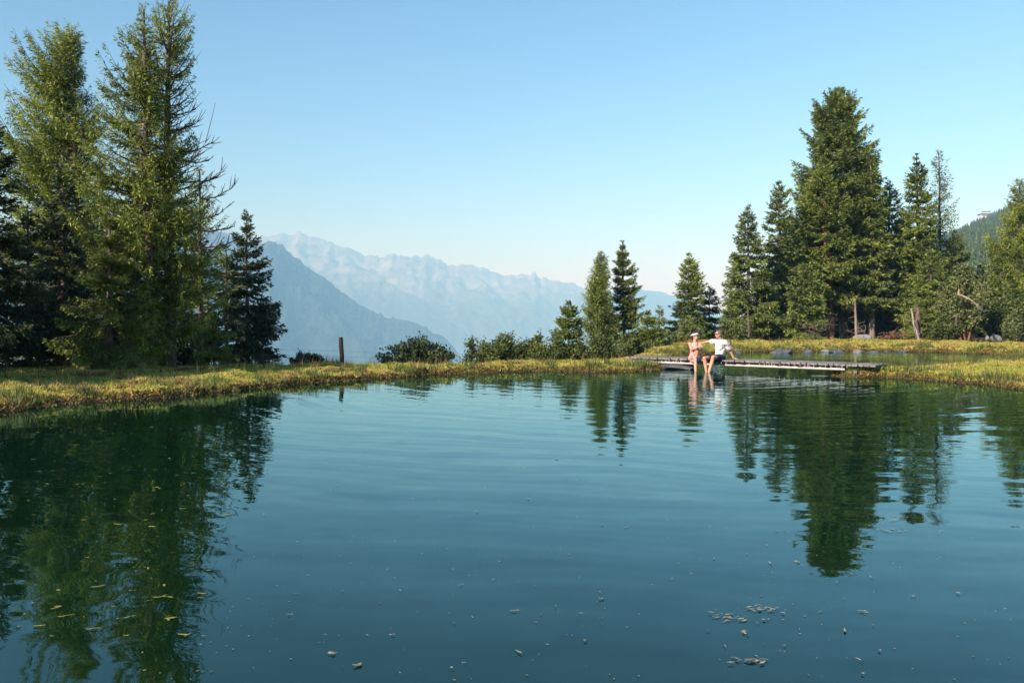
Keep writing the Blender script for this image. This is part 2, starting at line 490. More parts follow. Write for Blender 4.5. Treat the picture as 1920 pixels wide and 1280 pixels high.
def conifer(name, label, base, top, prof, grain=.1, seed=1, kind='spruce', mat=None, bark=None, nb=26, trunk_r=None, group=None,
            gap=None, dead=None, bare_to=.0, cat='tree', fullness=1.0, thin=0.0, tops=None):
    """prof: list of (t, left, right) crown half widths in metres at height fraction t. base/top Vectors."""
    rng = np.random.default_rng(seed)
    base = Vector(base); top = Vector(top)
    H = (top - base).length
    root = empty(name, base, label, cat, group)
    grain = grain * .86
    p = np.array(prof, float)
    lean = np.array(top - base) * (1.015 if kind == 'spruce' else 1.0)
    ts = np.linspace(0, 1, 14)
    wig = np.stack([(fbm(ts * 3, ts * 0 + seed, seed, 2) - .5) * .02 * H, (fbm(ts * 3, ts * 0 + seed + 5, seed + 1, 2) - .5) * .02 * H, ts * 0], 1) * np.sin(ts * PI)[:, None]
    tr = trunk_r or H * .014
    TP = ts[:, None] * lean + wig
    TPb = TP.copy(); TPb[0, 2] -= .5
    V, F = tube_mesh([(TPb, tr * (1 - ts) ** .8 + .010 + .0012 * H)], 8)
    mesh_obj('trunk', V, F, bark or M_bark, root, smooth=True)
    def tpos(t): return np.stack([np.interp(t, ts, TP[:, k]) for k in range(3)], 1)
    n = int(H * nb * fullness)
    t0 = p[0, 0]
    t = t0 + (1 - t0) * (np.arange(n) + rng.random(n)) / n
    t = t0 + (t - t0) ** .95 * (1 - t0) ** .05
    t = np.clip(t, 0, .997)
    if kind == 'spruce': t = t0 + (t - t0) * .992
    if kind != 'larch':   # whorls
        wh = H * 2.2
        t = np.where(rng.random(n) < .75, np.round(t * wh) / wh + rng.normal(size=n) * .12 / wh, t)
        t = np.clip(t, t0, .992)
    phi = rng.random(n) * 2 * PI
    rl_, rr_ = np.interp(t, p[:, 0], p[:, 1]), np.interp(t, p[:, 0], p[:, 2])
    cx = np.cos(phi)
    env = np.where(cx < 0, rl_, rr_) * np.abs(cx) ** 1.0 + (rl_ + rr_) / 2 * (1 - np.abs(cx))
    # lumpy outline
    env = env * (.86 + .30 * vnoise(t * H * .9, phi * 1.1 + seed, seed + 2)) if kind != 'larch' else env * (.74 + .6 * vnoise(t * H * .9, phi * 1.1 + seed, seed + 2))
    if kind == 'spruce': env = env * (.22 + .78 * np.clip((.995 - t) / .10, 0, 1) ** .8)
    L = env * (.74 + .42 * rng.random(n)) + .05
    if kind == 'spruce': el = -.30 + 1.25 * t ** 2.2 + rng.normal(size=n) * .13
    elif kind == 'larch': el = .0 + .85 * t ** 2 + rng.normal(size=n) * .22
    else: el = .1 + .9 * t ** 1.5 + rng.normal(size=n) * .15
    el = np.where(t > .985, 1.2, el)
    S0 = tpos(t)
    rad = np.stack([np.cos(phi), np.sin(phi), phi * 0], 1)
    sag = {'spruce': .28, 'larch': .30}.get(kind, .1) * (1 - t)
    up = {'spruce': .26, 'larch': .42}.get(kind, .3)
    yaw = rng.normal(size=n) * .25
    tang = np.stack([-np.sin(phi), np.cos(phi), phi * 0], 1)
    def bpos(s, i):
        z = np.sin(el[i]) * s - sag[i] * s ** 1.2 * 1.0 + up * s ** 3
        hr = np.cos(el[i]) * s
        return S0[i] + L[i][:, None] * (rad[i] * hr[:, None] + tang[i] * (yaw[i] * s ** 2 * .6)[:, None] + np.array([0, 0, 1.0]) * z[:, None])
    paths = []
    ss = np.linspace(0, 1, 5)
    for k in range(n):
        ii = np.full(5, k)
        paths.append((bpos(ss * (1.05 if kind == 'larch' else .97), ii), (tr * .22 * (L[k] / (L.max() + 1e-6)) + .006) * (1 - ss * .85)))
    if dead:
        for (dt, dphi, dl, dup) in dead:
            s5 = np.linspace(0, 1, 8)
            b0 = tpos(np.array([dt]))[0]
            dv = np.array([math.cos(dphi), math.sin(dphi), 0])
            Q = b0 + dl * (s5[:, None] * dv + np.array([0, 0, 1.0]) * (dup * s5 ** 2.2 - .12 * s5)[:, None])
            Q += rng.normal(size=Q.shape) * .015 * dl
            paths.append((Q, .032 * (1 - s5 * .8)))
            for kk in range(2, 8):
                for q_ in range(3):
                    st = Q[kk - 1] + (Q[kk] - Q[kk - 1]) * rng.random()
                    dd = (Q[kk] - Q[kk - 1]); dd = dd / np.linalg.norm(dd) + rng.normal(size=3) * .6 + np.array([0, 0, .25])
                    ln = dl * (.08 + .16 * rng.random())
                    s4 = np.linspace(0, 1, 4)[:, None]
                    paths.append((st + dd * s4 * ln + np.array([0, 0, 1]) * s4 ** 2 * ln * .3, np.array([.012, .010, .008, .005])))
    V, F = tube_mesh(paths, 4)
    mesh_obj('limbs', V, F, bark or M_bark, root)
    # sprays
    alive = np.ones(n, bool)
    if gap is not None: alive = rng.random(n) > gap(t, phi)
    idx = np.where(alive)[0]
    cnt = np.maximum(4, (L[idx] / grain * (3.6 if kind == 'larch' else 4.6)).astype(int))
    bi = np.repeat(idx, cnt)
    m = len(bi)
    s = rng.random(m) ** (.75)
    s = .10 + .92 * s
    P0 = bpos(np.minimum(s, 1.0), bi)
    side = np.where(rng.random(m) < .5, -1.0, 1.0)
    env_w = np.minimum(.46 * L[bi], .85 + .02 * H)
    sl_ = (env_w * (1.02 - np.minimum(s, 1)) ** .65 * (.5 + .6 * rng.random(m))) + grain * .8
    # shoots
    beta = side * (R(48) + rng.normal(size=m) * R(14))
    beta = np.where(s > .95, rng.normal(size=m) * R(12), beta)
    cb, sb = np.cos(beta), np.sin(beta)
    dirs = rad[bi] * cb[:, None] + tang[bi] * sb[:, None]
    zslope = (el[bi] * .7 - sag[bi] * .9)
    if kind == 'spruce': zslope = zslope - .28 * (1 - t[bi])
    elif kind == 'larch': zslope = zslope * .3
    dirs = dirs + np.array([0, 0, 1.0]) * zslope[:, None]
    dirs /= np.linalg.norm(dirs, axis=1, keepdims=True)
    if kind == 'larch':
        hang = rng.random(m) < .52 * np.clip((.95 - t[bi]) * 1.4, 0, 1)
        dirs = np.where(hang[:, None], dirs * .35 + np.array([0, 0, -1.0]) + rng.normal(size=(m, 3)) * .15, dirs)
        dirs /= np.linalg.norm(dirs, axis=1, keepdims=True)
        sl_ = np.where(hang, .08 + .32 * rng.random(m) ** 1.5 * np.minimum(1, H / 8), sl_ * .8)
    c2 = np.maximum(1, (sl_ / (grain * .85)).astype(int))
    if thin: 
        kp = rng.random(m) > thin
        P0, dirs, sl_, c2, bi, s = P0[kp], dirs[kp], sl_[kp], c2[kp], bi[kp], s[kp]
        m = len(bi)
    sh = np.repeat(np.arange(m), c2)
    k = np.arange(len(sh)) - np.repeat(np.cumsum(c2) - c2, c2)
    fr = (k + rng.random(len(sh)) * .6) / np.maximum(c2[sh], 1)
    droop_ = (-.35 if kind == 'spruce' else -.1) * fr ** 2 * sl_[sh] * (1 - t[bi[sh]])
    P = P0[sh] + dirs[sh] * (fr * sl_[sh])[:, None] + np.array([0, 0, 1.0]) * droop_[:, None]
    Dr = dirs[sh] + rng.normal(size=P.shape) * (.55 if kind == 'larch' else .42)
    Dr /= np.linalg.norm(Dr, axis=1, keepdims=True)
    ll = grain * (1.3 + 1.1 * rng.random(len(P)) ** 2)
    ww = grain * (.42 if kind == 'larch' else .55) * (.7 + .6 * rng.random(len(P)))
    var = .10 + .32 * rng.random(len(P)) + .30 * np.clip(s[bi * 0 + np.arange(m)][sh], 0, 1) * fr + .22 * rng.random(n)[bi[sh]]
    V, F, va = clumps(P, Dr, ll, ww, rng, var)
    # leader
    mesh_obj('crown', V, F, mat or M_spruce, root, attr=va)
    return root, len(F)

def pxprof(base, top, Y, rows):
    """silhouette rows (py, x_left, x_right) -> [(t, left, right)] in metres"""
    out = []
    for py, xl, xr in rows:
        z = at(960, py, Y).z
        t = (z - base.z) / (top.z - base.z)
        cx = base.x + (top.x - base.x) * t
        out.append((max(0, min(1, t)), max(.03, cx - at(xl, py, Y).x), max(.03, at(xr, py, Y).x - cx)))
    out.sort()
    return out
TOTAL = [0]
def tree_px(name, label, bx, tx, ty, Y, rows, zb=None, **kw):
    b = at(bx, 640, Y); b.z = gz(b.x, Y) - .05 if zb is None else zb
    tp = at(tx, ty, Y)
    r, c = conifer(name, label, b, tp, pxprof(b, tp, Y, rows), **kw)
    TOTAL[0] += c
    return r

def g_right(th):  # thin out the side facing right, upper part
    return lambda t, phi: np.where((np.cos(phi) > -.1), th, .08)

# --- left wood
G1 = 'conifers standing on the shaded bank at the left'
tree_px('larch_tree', 'broad yellow green larch with a leaning rounded top, second crown from the left edge', 152, 134, 62, 35,
        [(66, 118, 144), (100, 92, 156), (150, 60, 160), (200, 36, 166), (250, 14, 172), (300, 5, 180), (400, 8, 195), (500, 15, 205), (600, 30, 210), (680, 60, 190)],
        grain=.105, seed=3, kind='larch', mat=M_larch, nb=38, group=G1, gap=lambda t, phi: np.where((np.cos(phi) > .2) & (t > .45), .45, .05))
tree_px('larch_tree', 'tallest larch, its straight dark trunk showing through sparse branches on the right side', 318, 317, 4, 23.6,
        [(8, 310, 326), (35, 296, 344), (70, 280, 362), (110, 262, 372), (150, 262, 374), (200, 270, 372), (250, 262, 366), (300, 255, 372), (350, 245, 385), (420, 250, 400), (500, 235, 405), (580, 240, 395), (650, 260, 380)],
        grain=.075, seed=11, kind='larch', mat=M_larch, nb=30, group=G1, trunk_r=.16, gap=lambda t, phi: np.where((np.cos(phi) > .15) & (t > .42), .45, .12) + np.where((np.sin(phi) < -.5) & (t > .45), .35, 0),
        dead=[(.60, .1, 1.25, .35), (.55, -.5, 1.5, .55), (.52, .35, 1.35, .25), (.66, -.2, .95, .3), (.50, -.1, 1.6, .42), (.58, .8, 1.2, .2), (.70, 0, .8, .3), (.46, -.3, 1.1, .2), (.63, -.9, 1.1, .3)])
tree_px('larch_tree', 'bright yellow green larch whose spiky crown merges with the tallest larch from the left', 284, 270, 18, 22.8,
        [(50, 262, 276), (80, 242, 282), (110, 230, 290), (145, 212, 300), (175, 194, 305), (215, 176, 310), (270, 178, 315), (330, 168, 322), (400, 165, 320), (480, 160, 318), (560, 165, 315), (640, 185, 310), (680, 230, 305)],
        grain=.075, seed=12, kind='larch', mat=M_larch, nb=34, group=G1, trunk_r=.13, bark=M_bark, gap=lambda t, phi: np.where(np.cos(phi) > .3, .35, .04))
tree_px('larch_tree', 'thin bare twigged larch with long dead branches reaching right towards the mountains', 378, 374, 318, 25.5,
        [(325, 368, 380), (360, 355, 392), (400, 345, 410), (450, 340, 430), (520, 340, 432), (600, 345, 430), (670, 350, 420)],
        grain=.085, seed=14, kind='larch', mat=M_larch, nb=26, group=G1, gap=lambda t, phi: np.where(np.cos(phi) > 0, .5, .1),
        dead=[(.86, .1, 1.05, .55), (.76, -.2, .95, .5), (.7, .3, 1.0, .3), (.62, 0, 1.1, .3)])
tree_px('spruce_tree', 'dark bluish spruce with a bare pointed leader, rightmost of the left wood', 463, 463, 403, 33,
        [(440, 456, 470), (455, 440, 486), (480, 446, 482), (500, 428, 506), (540, 430, 506), (560, 422, 526), (600, 420, 528), (640, 418, 528), (672, 420, 520)],
        grain=.11, seed=21, kind='spruce', mat=M_shaded, nb=30, group=G1)
tree_px('spruce_tree', 'very dark spruce cut by the left edge of the view', -30, -18, 215, 21,
        [(240, -26, -8), (300, -60, 6), (380, -80, 24), (450, -100, 40), (550, -110, 52), (650, -110, 60), (690, -100, 55)],
        grain=.085, seed=31, kind='spruce', mat=M_shaded, nb=30, group=G1)
tree_px('spruce_tree', 'low dark spruce at the left edge with lit lowest twigs', 55, 52, 400, 24,
        [(430, 44, 60), (500, 20, 85), (580, 5, 105), (650, -5, 120), (690, 0, 110)],
        grain=.085, seed=32, kind='spruce', mat=M_shaded, nb=30, group=G1)
tree_px('spruce_tree', 'small bright spruce in front of the larches with its dark trunk bare below', 203, 205, 400, 21.5,
        [(430, 195, 215), (500, 165, 245), (560, 140, 262), (620, 112, 282), (660, 105, 275), (682, 130, 255)],
        grain=.07, seed=33, kind='spruce', mat=M_spruce_warm, nb=34, group=G1, trunk_r=.11)
tree_px('spruce_tree', 'young leafy looking spruce under the bare twigged larch', 400, 402, 602, 23,
        [(610, 397, 407), (630, 385, 420), (650, 375, 428), (672, 372, 428)],
        grain=.05, seed=34, kind='spruce', mat=M_spruce_warm, nb=70, group=G1)
tree_px('spruce_tree', 'shaded spruce filling the gap behind the two left larches', 120, 118, 300, 31,
        [(330, 108, 128), (420, 80, 155), (520, 60, 180), (620, 50, 190), (680, 55, 180)],
        grain=.13, seed=35, kind='spruce', mat=M_shaded, nb=26, group=G1)
tree_px('spruce_tree', 'shaded spruce hidden behind the trunks of the tall larches', 255, 250, 330, 29,
        [(350, 240, 262), (430, 215, 290), (520, 200, 310), (620, 195, 325), (680, 205, 315)],
        grain=.12, seed=36, kind='spruce', mat=M_shaded, nb=26, group=G1)
tree_px('spruce_tree', 'shaded spruce between the tall larches and the last dark spruce', 345, 345, 380, 30,
        [(400, 335, 355), (470, 315, 375), (560, 300, 395), (640, 295, 405), (680, 300, 400)],
        grain=.12, seed=37, kind='spruce', mat=M_shaded, nb=26, group=G1)
tree_px('spruce_tree', 'low shaded spruce at the foot of the last dark spruce, its stem bare', 424, 424, 470, 28,
        [(490, 416, 432), (550, 400, 445), (610, 390, 458), (675, 385, 462)],
        grain=.10, seed=38, kind='spruce', mat=M_shaded, nb=28, group=G1)

def shade(x, y, H, r_, label, seed):
    b = Vector((x, y, gz(x, y))); t_ = b + Vector((.2, 0, H))
    conifer('spruce_tree', label, b, t_, [(.03, r_, r_), (.3, r_ * .9, r_ * .9), (.7, r_ * .45, r_ * .45), (.97, .1, .1)], grain=.16, seed=seed, mat=M_shaded, nb=22, group=G1)
shade(-17.6, 10.5, 11.0, 2.6, 'tall spruce on the left bank beside the camera, nearest the water', 201)
shade(-15.3, 14.1, 11.0, 2.1, 'stocky spruce on the left bank just outside the dark left edge', 202)
shade(-22.5, 12.0, 11.5, 2.9, 'broad spruce standing back on the left bank beside the camera', 203)
shade(-19.8, 15.8, 9.5, 2.8, 'broad dark spruce behind the stocky spruce on the left bank', 204)
shade(-18.2, 27.0, 9.5, 1.7, 'dark spruce behind the broad leaning larch', 205)
shade(-17.3, 20.5, 9.0, 2.2, 'dark spruce just left of the dark left edge', 206)

# --- middle
G2 = 'conifers growing behind the dam in the middle'
tree_px('larch_tree', 'narrow full columnar larch, left one of the pair behind the dam', 1130, 1127, 476, 46,
        [(480, 1124, 1130), (500, 1117, 1137), (530, 1107, 1145), (570, 1097, 1151), (610, 1086, 1160), (650, 1084, 1164)], zb=-2.5,
        grain=.10, seed=41, kind='larch', mat=M_spruce_warm, nb=50, group=G2)
tree_px('spruce_tree', 'thin open spruce with upswept side twigs, right one of the pair behind the dam', 1170, 1167, 458, 47,
        [(462, 1164, 1170), (490, 1156, 1177), (520, 1152, 1190), (545, 1150, 1190), (570, 1150, 1205), (610, 1148, 1196), (650, 1145, 1200)], zb=-2.5,
        grain=.10, seed=42, kind='spruce', mat=M_spruce, nb=34, group=G2)
tree_px('spruce_tree', 'small pointed spruce between the leafy shrubs and the columnar larch', 1066, 1066, 571, 36,
        [(576, 1062, 1070), (600, 1052, 1082), (630, 1045, 1090), (665, 1042, 1094)], zb=-2,
        grain=.085, seed=43, kind='spruce', mat=M_spruce, nb=50, group=G2)
tree_px('spruce_tree', 'small loose spruce just right of the thin open spruce behind the dam', 1212, 1214, 590, 38,
        [(596, 1208, 1220), (620, 1198, 1230), (655, 1190, 1240)], zb=-1.5,
        grain=.085, seed=44, kind='spruce', mat=M_spruce, nb=50, group=G2)
tree_px('spruce_tree', 'smallest sparse spruce with a bare leader left of the pointed spruce behind the seated people', 1236, 1236, 577, 41,
        [(590, 1232, 1240), (615, 1224, 1248), (650, 1220, 1252)], zb=-1,
        grain=.085, seed=45, kind='spruce', mat=M_spruce, nb=36, group=G2, thin=.3)
tree_px('spruce_tree', 'pointed spruce with a wide skirt rising behind the seated people', 1291, 1292, 481, 50,
        [(488, 1288, 1296), (515, 1276, 1310), (545, 1270, 1316), (575, 1268, 1314), (600, 1252, 1322), (645, 1246, 1330)], zb=-.8,
        grain=.11, seed=46, kind='spruce', mat=M_spruce_warm, nb=42, group=G2)
tree_px('spruce_tree', 'short open spruce between the pointed spruce and the right wood', 1329, 1330, 543, 52,
        [(550, 1322, 1336), (575, 1308, 1348), (610, 1302, 1352), (640, 1300, 1350)], zb=-.3,
        grain=.11, seed=47, kind='spruce', mat=M_spruce, nb=36, group=G2, thin=.2)

# --- right wood
G3 = 'tall spruces behind the far pond at the right'
def RT(label, bx, tx, ty, Y, rows, **kw):
    kw.setdefault('zb', None); kw.setdefault('nb', 19); kw.setdefault('mat', M_spruce); kw.setdefault('grain', .17)
    return tree_px(kw.pop('name', 'spruce_tree'), label, bx, tx, ty, Y, rows, group=G3, **kw)
RT('huge full spruce with a blunt multi tipped top, tallest of the right wood', 1583, 1572, 172, 66,
   [(176, 1560, 1584), (200, 1545, 1600), (250, 1525, 1616), (300, 1516, 1632), (350, 1500, 1642), (400, 1492, 1648), (450, 1482, 1652), (500, 1478, 1655), (545, 1482, 1648), (568, 1500, 1635)],
   seed=51, trunk_r=.32, nb=27, bark=M_bark_grey, grain=.165)
RT('lower spruce crown merging into the left flank of the huge spruce, its trunk reddish', 1557, 1545, 300, 63,
   [(320, 1530, 1555), (380, 1502, 1580), (440, 1480, 1595), (500, 1462, 1600), (545, 1458, 1602), (566, 1480, 1592)],
   seed=52, trunk_r=.30, bark=M_bark_red, mat=M_spruce_warm)
RT('spruce with a pale slender trunk on the right flank of the huge spruce', 1635, 1632, 295, 64,
   [(320, 1618, 1645), (380, 1600, 1655), (440, 1592, 1662), (500, 1588, 1668), (555, 1592, 1668), (575, 1608, 1656)],
   seed=53, trunk_r=.22, bark=M_bark_grey, mat=M_spruce_warm)
RT('narrow dark spruce tip between the huge spruce and the long leader spruce', 1668, 1667, 345, 70,
   [(352, 1659, 1676), (400, 1646, 1690), (460, 1635, 1704), (540, 1630, 1712), (620, 1630, 1712)], seed=54)
RT('full spruce with a long bare leader, left of the thin twin tipped tree', 1722, 1718, 296, 64,
   [(315, 1713, 1724), (345, 1702, 1737), (400, 1694, 1746), (450, 1682, 1758), (500, 1676, 1768), (560, 1670, 1775), (615, 1672, 1770)], seed=55, mat=M_spruce_warm, nb=22)
RT('thin ragged larch with a see-through upper crown and dark stem', 1762, 1760, 288, 66,
   [(294, 1755, 1765), (320, 1747, 1775), (345, 1744, 1778), (380, 1748, 1790), (430, 1745, 1798), (500, 1738, 1800), (600, 1735, 1800)], seed=56, kind='larch', name='larch_tree', mat=M_spruce_warm, thin=.45, nb=16, trunk_r=.16)
RT('outermost spruce on the left side of the right wood, cone shaped and pointed', 1403, 1402, 390, 57,
   [(398, 1398, 1406), (425, 1388, 1414), (460, 1378, 1424), (500, 1364, 1440), (550, 1352, 1456), (600, 1346, 1462), (628, 1350, 1458)], seed=57, nb=24, grain=.15, bark=M_bark_grey)
RT('spruce with a thin open tip standing second from the left in the right wood', 1462, 1460, 345, 61,
   [(355, 1454, 1466), (375, 1448, 1478), (410, 1442, 1478), (430, 1430, 1486), (480, 1424, 1500), (540, 1418, 1510), (620, 1420, 1510)], seed=58, nb=22)
RT('shaded spruce filling the space behind the pale trunks', 1610, 1610, 380, 76,
   [(400, 1600, 1620), (470, 1575, 1650), (540, 1560, 1670), (625, 1550, 1680)], seed=59, mat=M_shaded, grain=.22)
RT('shaded spruce behind the left half of the right wood', 1500, 1500, 420, 74,
   [(440, 1490, 1510), (500, 1465, 1535), (560, 1445, 1555), (628, 1440, 1560)], seed=60, mat=M_shaded, grain=.22)
RT('shaded spruce behind the long leader spruce', 1690, 1690, 420, 77,
   [(440, 1680, 1700), (500, 1655, 1730), (560, 1640, 1750), (628, 1635, 1760)], seed=61, mat=M_shaded, grain=.22)
RT('young bright spruce hiding the foot of the twin tipped trees', 1745, 1745, 470, 54,
   [(480, 1738, 1752), (520, 1722, 1770), (570, 1705, 1785), (625, 1695, 1795)], seed=62, mat=M_spruce_warm, grain=.13, nb=26)
RT('young spruce with drooping bright branches right of the long leader spruce', 1792, 1790, 440, 68,
   [(450, 1783, 1798), (490, 1770, 1812), (540, 1760, 1822), (620, 1758, 1826)], seed=63, mat=M_spruce_warm)
RT('yellow green larch cut by the right edge of the view', 1905, 1912, 343, 56,
   [(350, 1905, 1918), (385, 1888, 1935), (430, 1876, 1950), (480, 1866, 1965), (540, 1862, 1975), (625, 1866, 1975)], seed=64, kind='larch', name='larch_tree', mat=M_larch, nb=30, grain=.13)
RT('slim young spruce left of the yellow green larch at the right edge', 1877, 1876, 470, 53,
   [(480, 1870, 1882), (520, 1858, 1895), (570, 1850, 1905), (628, 1846, 1908)], seed=65, mat=M_spruce_warm, nb=28, grain=.12)
RT('dark spruce behind the broken pale branch', 1845, 1845, 500, 72,
   [(510, 1835, 1855), (560, 1820, 1875), (628, 1810, 1885)], seed=66, mat=M_shaded, grain=.18)
RT('spruce whose low branches reach the far bank left of the reddish trunk', 1512, 1512, 500, 53,
   [(510, 1502, 1522), (550, 1480, 1545), (600, 1462, 1552), (630, 1460, 1550)], seed=67, mat=M_spruce, nb=26, grain=.14)
RT('dark spruce seen in the gap behind the long leader spruce and the huge spruce', 1695, 1693, 400, 73,
   [(420, 1684, 1702), (470, 1665, 1722), (540, 1655, 1735), (625, 1650, 1740)], seed=75, mat=M_shaded, grain=.2)
RT('dark spruce seen between the second spruce and the huge spruce', 1485, 1484, 410, 72,
   [(430, 1476, 1492), (480, 1458, 1512), (540, 1448, 1522), (625, 1445, 1528)], seed=76, mat=M_shaded, grain=.2)
RT('low bush like young spruce beside the broken stump', 1728, 1728, 565, 49,
   [(570, 1722, 1734), (600, 1702, 1758), (632, 1690, 1772)], seed=68, mat=M_spruce_warm, nb=44, grain=.10)
RT('lowest young spruce left of the pale cone shaped spruce', 1372, 1372, 560, 50,
   [(566, 1366, 1378), (600, 1352, 1392), (634, 1346, 1400)], seed=69, mat=M_spruce_warm, nb=40, grain=.10)

# ------------------------------------------------------------------ leafy shrubs
def shrub(name, label, base, w_, h_, dp, seed, leaf=.07, mat=None, group=None, nst=26, dens=1.0, bark=None, cat='shrub', low=.1):
    rng = np.random.default_rng(seed)
    root = empty(name, base, label, cat, group)
    paths = []; tips = []
    for i in range(nst):
        a = rng.random() * 2 * PI; q = rng.random() ** .5
        ex, ey = math.cos(a) * q, math.sin(a) * q
        hh = h_ * math.sqrt(max(.1, 1 - q * q * .85)) * (.52 + .58 * rng.random())
        tip = np.array([ex * w_, ey * dp, max(hh, low * h_)])
        mid = tip * .5 + np.array([-ex * w_ * .12, 0, h_ * .08]) + rng.normal(size=3) * .06
        st = np.array([ex * w_ * .15, ey * dp * .15, -.4])
        ss = np.linspace(0, 1, 7)[:, None]
        P = (1 - ss) ** 2 * st + 2 * ss * (1 - ss) * mid + ss ** 2 * tip
        paths.append((P, .018 * (1 - ss[:, 0] * .8) * (h_ + .5)))
        for k in range(9):
            f = .28 + .72 * rng.random()
            c = (1 - f) ** 2 * st + 2 * f * (1 - f) * mid + f * f * tip
            dv = rng.normal(size=3) * .5 + np.array([0, 0, .7]) + np.array([ex, ey, 0]) * .7
            dv /= np.linalg.norm(dv)
            ln = (.14 + .26 * rng.random()) * h_ * .55
            e_ = c + dv * ln
            paths.append((np.array([c, (c + e_) / 2 + rng.normal(size=3) * .02, e_]), np.array([.008, .006, .004])))
            tips.append((c, e_))
        tips.append((P[4], P[6]))
    V, F = tube_mesh(paths, 4)
    mesh_obj('stems', V, F, bark or M_bark, root)
    T0 = np.array([a for a, b_ in tips]); T1 = np.array([b_ for a, b_ in tips])
    m = int(len(tips) * 26 * dens)
    j = rng.integers(0, len(tips), m)
    f = rng.random(m)[:, None]
    P = T0[j] + (T1[j] - T0[j]) * f + rng.normal(size=(m, 3)) * leaf * .9
    Dr = rng.normal(size=(m, 3)) + np.array([0, 0, .3]); Dr /= np.linalg.norm(Dr, axis=1, keepdims=True)
    ll = leaf * (.8 + .7 * rng.random(m))
    V, F, va = clumps(P, Dr, ll, ll * .62, rng, .15 + .7 * rng.random(m) * (.6 + .4 * rng.random(len(tips))[j]))
    mesh_obj('foliage', V, F, mat or M_shrub, root, attr=va)
    TOTAL[0] += m
    return root
def shrub_px(name, label, xl, xr, ytop, ybot, Y, seed, **kw):
    cx = (xl + xr) / 2
    b = at(cx, ybot, Y)
    h_ = at(cx, ytop, Y).z - b.z
    w_ = (at(xr, ybot, Y).x - at(xl, ybot, Y).x) / 2
    return shrub(name, label, b, w_, h_, min(w_, 1.3) * .9, seed, **kw)
GS = 'leafy shrubs along the outer foot of the dam'
shrub_px('leafy_shrub', 'dark rounded shrub standing alone right of the fence post', 712, 848, 630, 700, 28, 71, leaf=.085, mat=M_shaded, group=GS, nst=34, dens=1.1)
shrub_px('leafy_shrub', 'thin sapling like shrub at the left end of the shrub row', 862, 912, 630, 700, 29, 72, leaf=.065, group=GS, nst=12, dens=.6)
shrub_px('leafy_shrub', 'pale green shrub with an upright sprig, second in the shrub row', 895, 985, 632, 690, 29.5, 73, leaf=.08, group=GS, nst=26)
shrub_px('leafy_shrub', 'taller leafy sprig poking out of the shrub row', 935, 962, 612, 685, 30, 74, leaf=.075, group=GS, nst=9)
shrub_px('leafy_shrub', 'low spreading shrub in the middle of the shrub row', 968, 1040, 634, 690, 29.5, 75, leaf=.08, group=GS, nst=24)
shrub_px('leafy_shrub', 'bushy shrub left of the small pointed spruce', 1015, 1068, 628, 688, 31, 76, leaf=.08, group=GS, nst=20)
shrub_px('leafy_shrub', 'dense low shrub under the small pointed spruce', 1050, 1112, 640, 685, 31, 77, leaf=.075, group=GS, nst=24)
shrub_px('leafy_shrub', 'dark green shrub at the foot of the columnar larch', 1095, 1160, 632, 682, 33, 78, leaf=.08, group=GS, nst=26, mat=M_shrub)
shrub_px('leafy_shrub', 'shrub under the thin open spruce beside the bridge end', 1150, 1212, 625, 676, 35, 79, leaf=.085, group=GS, nst=24)
shrub_px('leafy_shrub', 'rounded shrub left of the woman with the white headband', 1196, 1256, 622, 665, 38, 80, leaf=.09, group=GS, nst=24)
shrub_px('leafy_shrub', 'low shrub close behind the heads of the seated people', 1256, 1330, 600, 652, 44, 81, leaf=.10, group=GS, nst=30, mat=M_pale)
shrub_px('leafy_shrub', 'bright low shrub right of the man in the white shirt', 1345, 1400, 598, 642, 46, 82, leaf=.10, group=GS, nst=24, mat=M_pale)
shrub_px('leafy_shrub', 'flat dark bush on the grass left of the fence post', 535, 612, 666, 690, 26, 83, leaf=.05, mat=M_shaded, group=GS, nst=26)
shrub_px('leafy_shrub', 'pale upright dry bush at the left end of the bridge', 1160, 1180, 636, 676, 30, 84, leaf=.05, mat=M_pale, group=GS, nst=12)
shrub_px('leafy_shrub', 'low shrub joining the thin sapling and the pale green shrub', 890, 945, 648, 700, 28.8, 92, leaf=.07, group=GS, nst=20)
shrub_px('leafy_shrub', 'low shrub closing the gap left of the small pointed spruce', 985, 1050, 644, 700, 28.8, 93, leaf=.07, group=GS, nst=22)
# broadleaf tree at the right
t_ = shrub_px('broadleaf_tree', 'pale green broadleaf tree under a broken bare branch, in front of the right wood', 1760, 1862, 508, 634, 48, 85, leaf=.13, mat=M_pale, nst=44, dens=1.3, bark=M_bark_red, cat='tree')
t_ = shrub_px('broadleaf_tree', 'smaller grey green leafy tree beside the yellow green larch at the right edge', 1840, 1925, 555, 636, 50, 86, leaf=.12, mat=M_shrub, nst=36, bark=M_bark, cat='tree')
shrub_px('leafy_shrub', 'leafy shrub with orange tinted twigs right of the leaning pale stem', 1738, 1800, 590, 637, 46.5, 87, leaf=.09, mat=M_shrub, group=GS, nst=20)
shrub_px('leafy_shrub', 'low leafy shrub on the far bank at the right edge', 1880, 1925, 590, 640, 46, 88, leaf=.09, mat=M_pale, group=GS, nst=20)

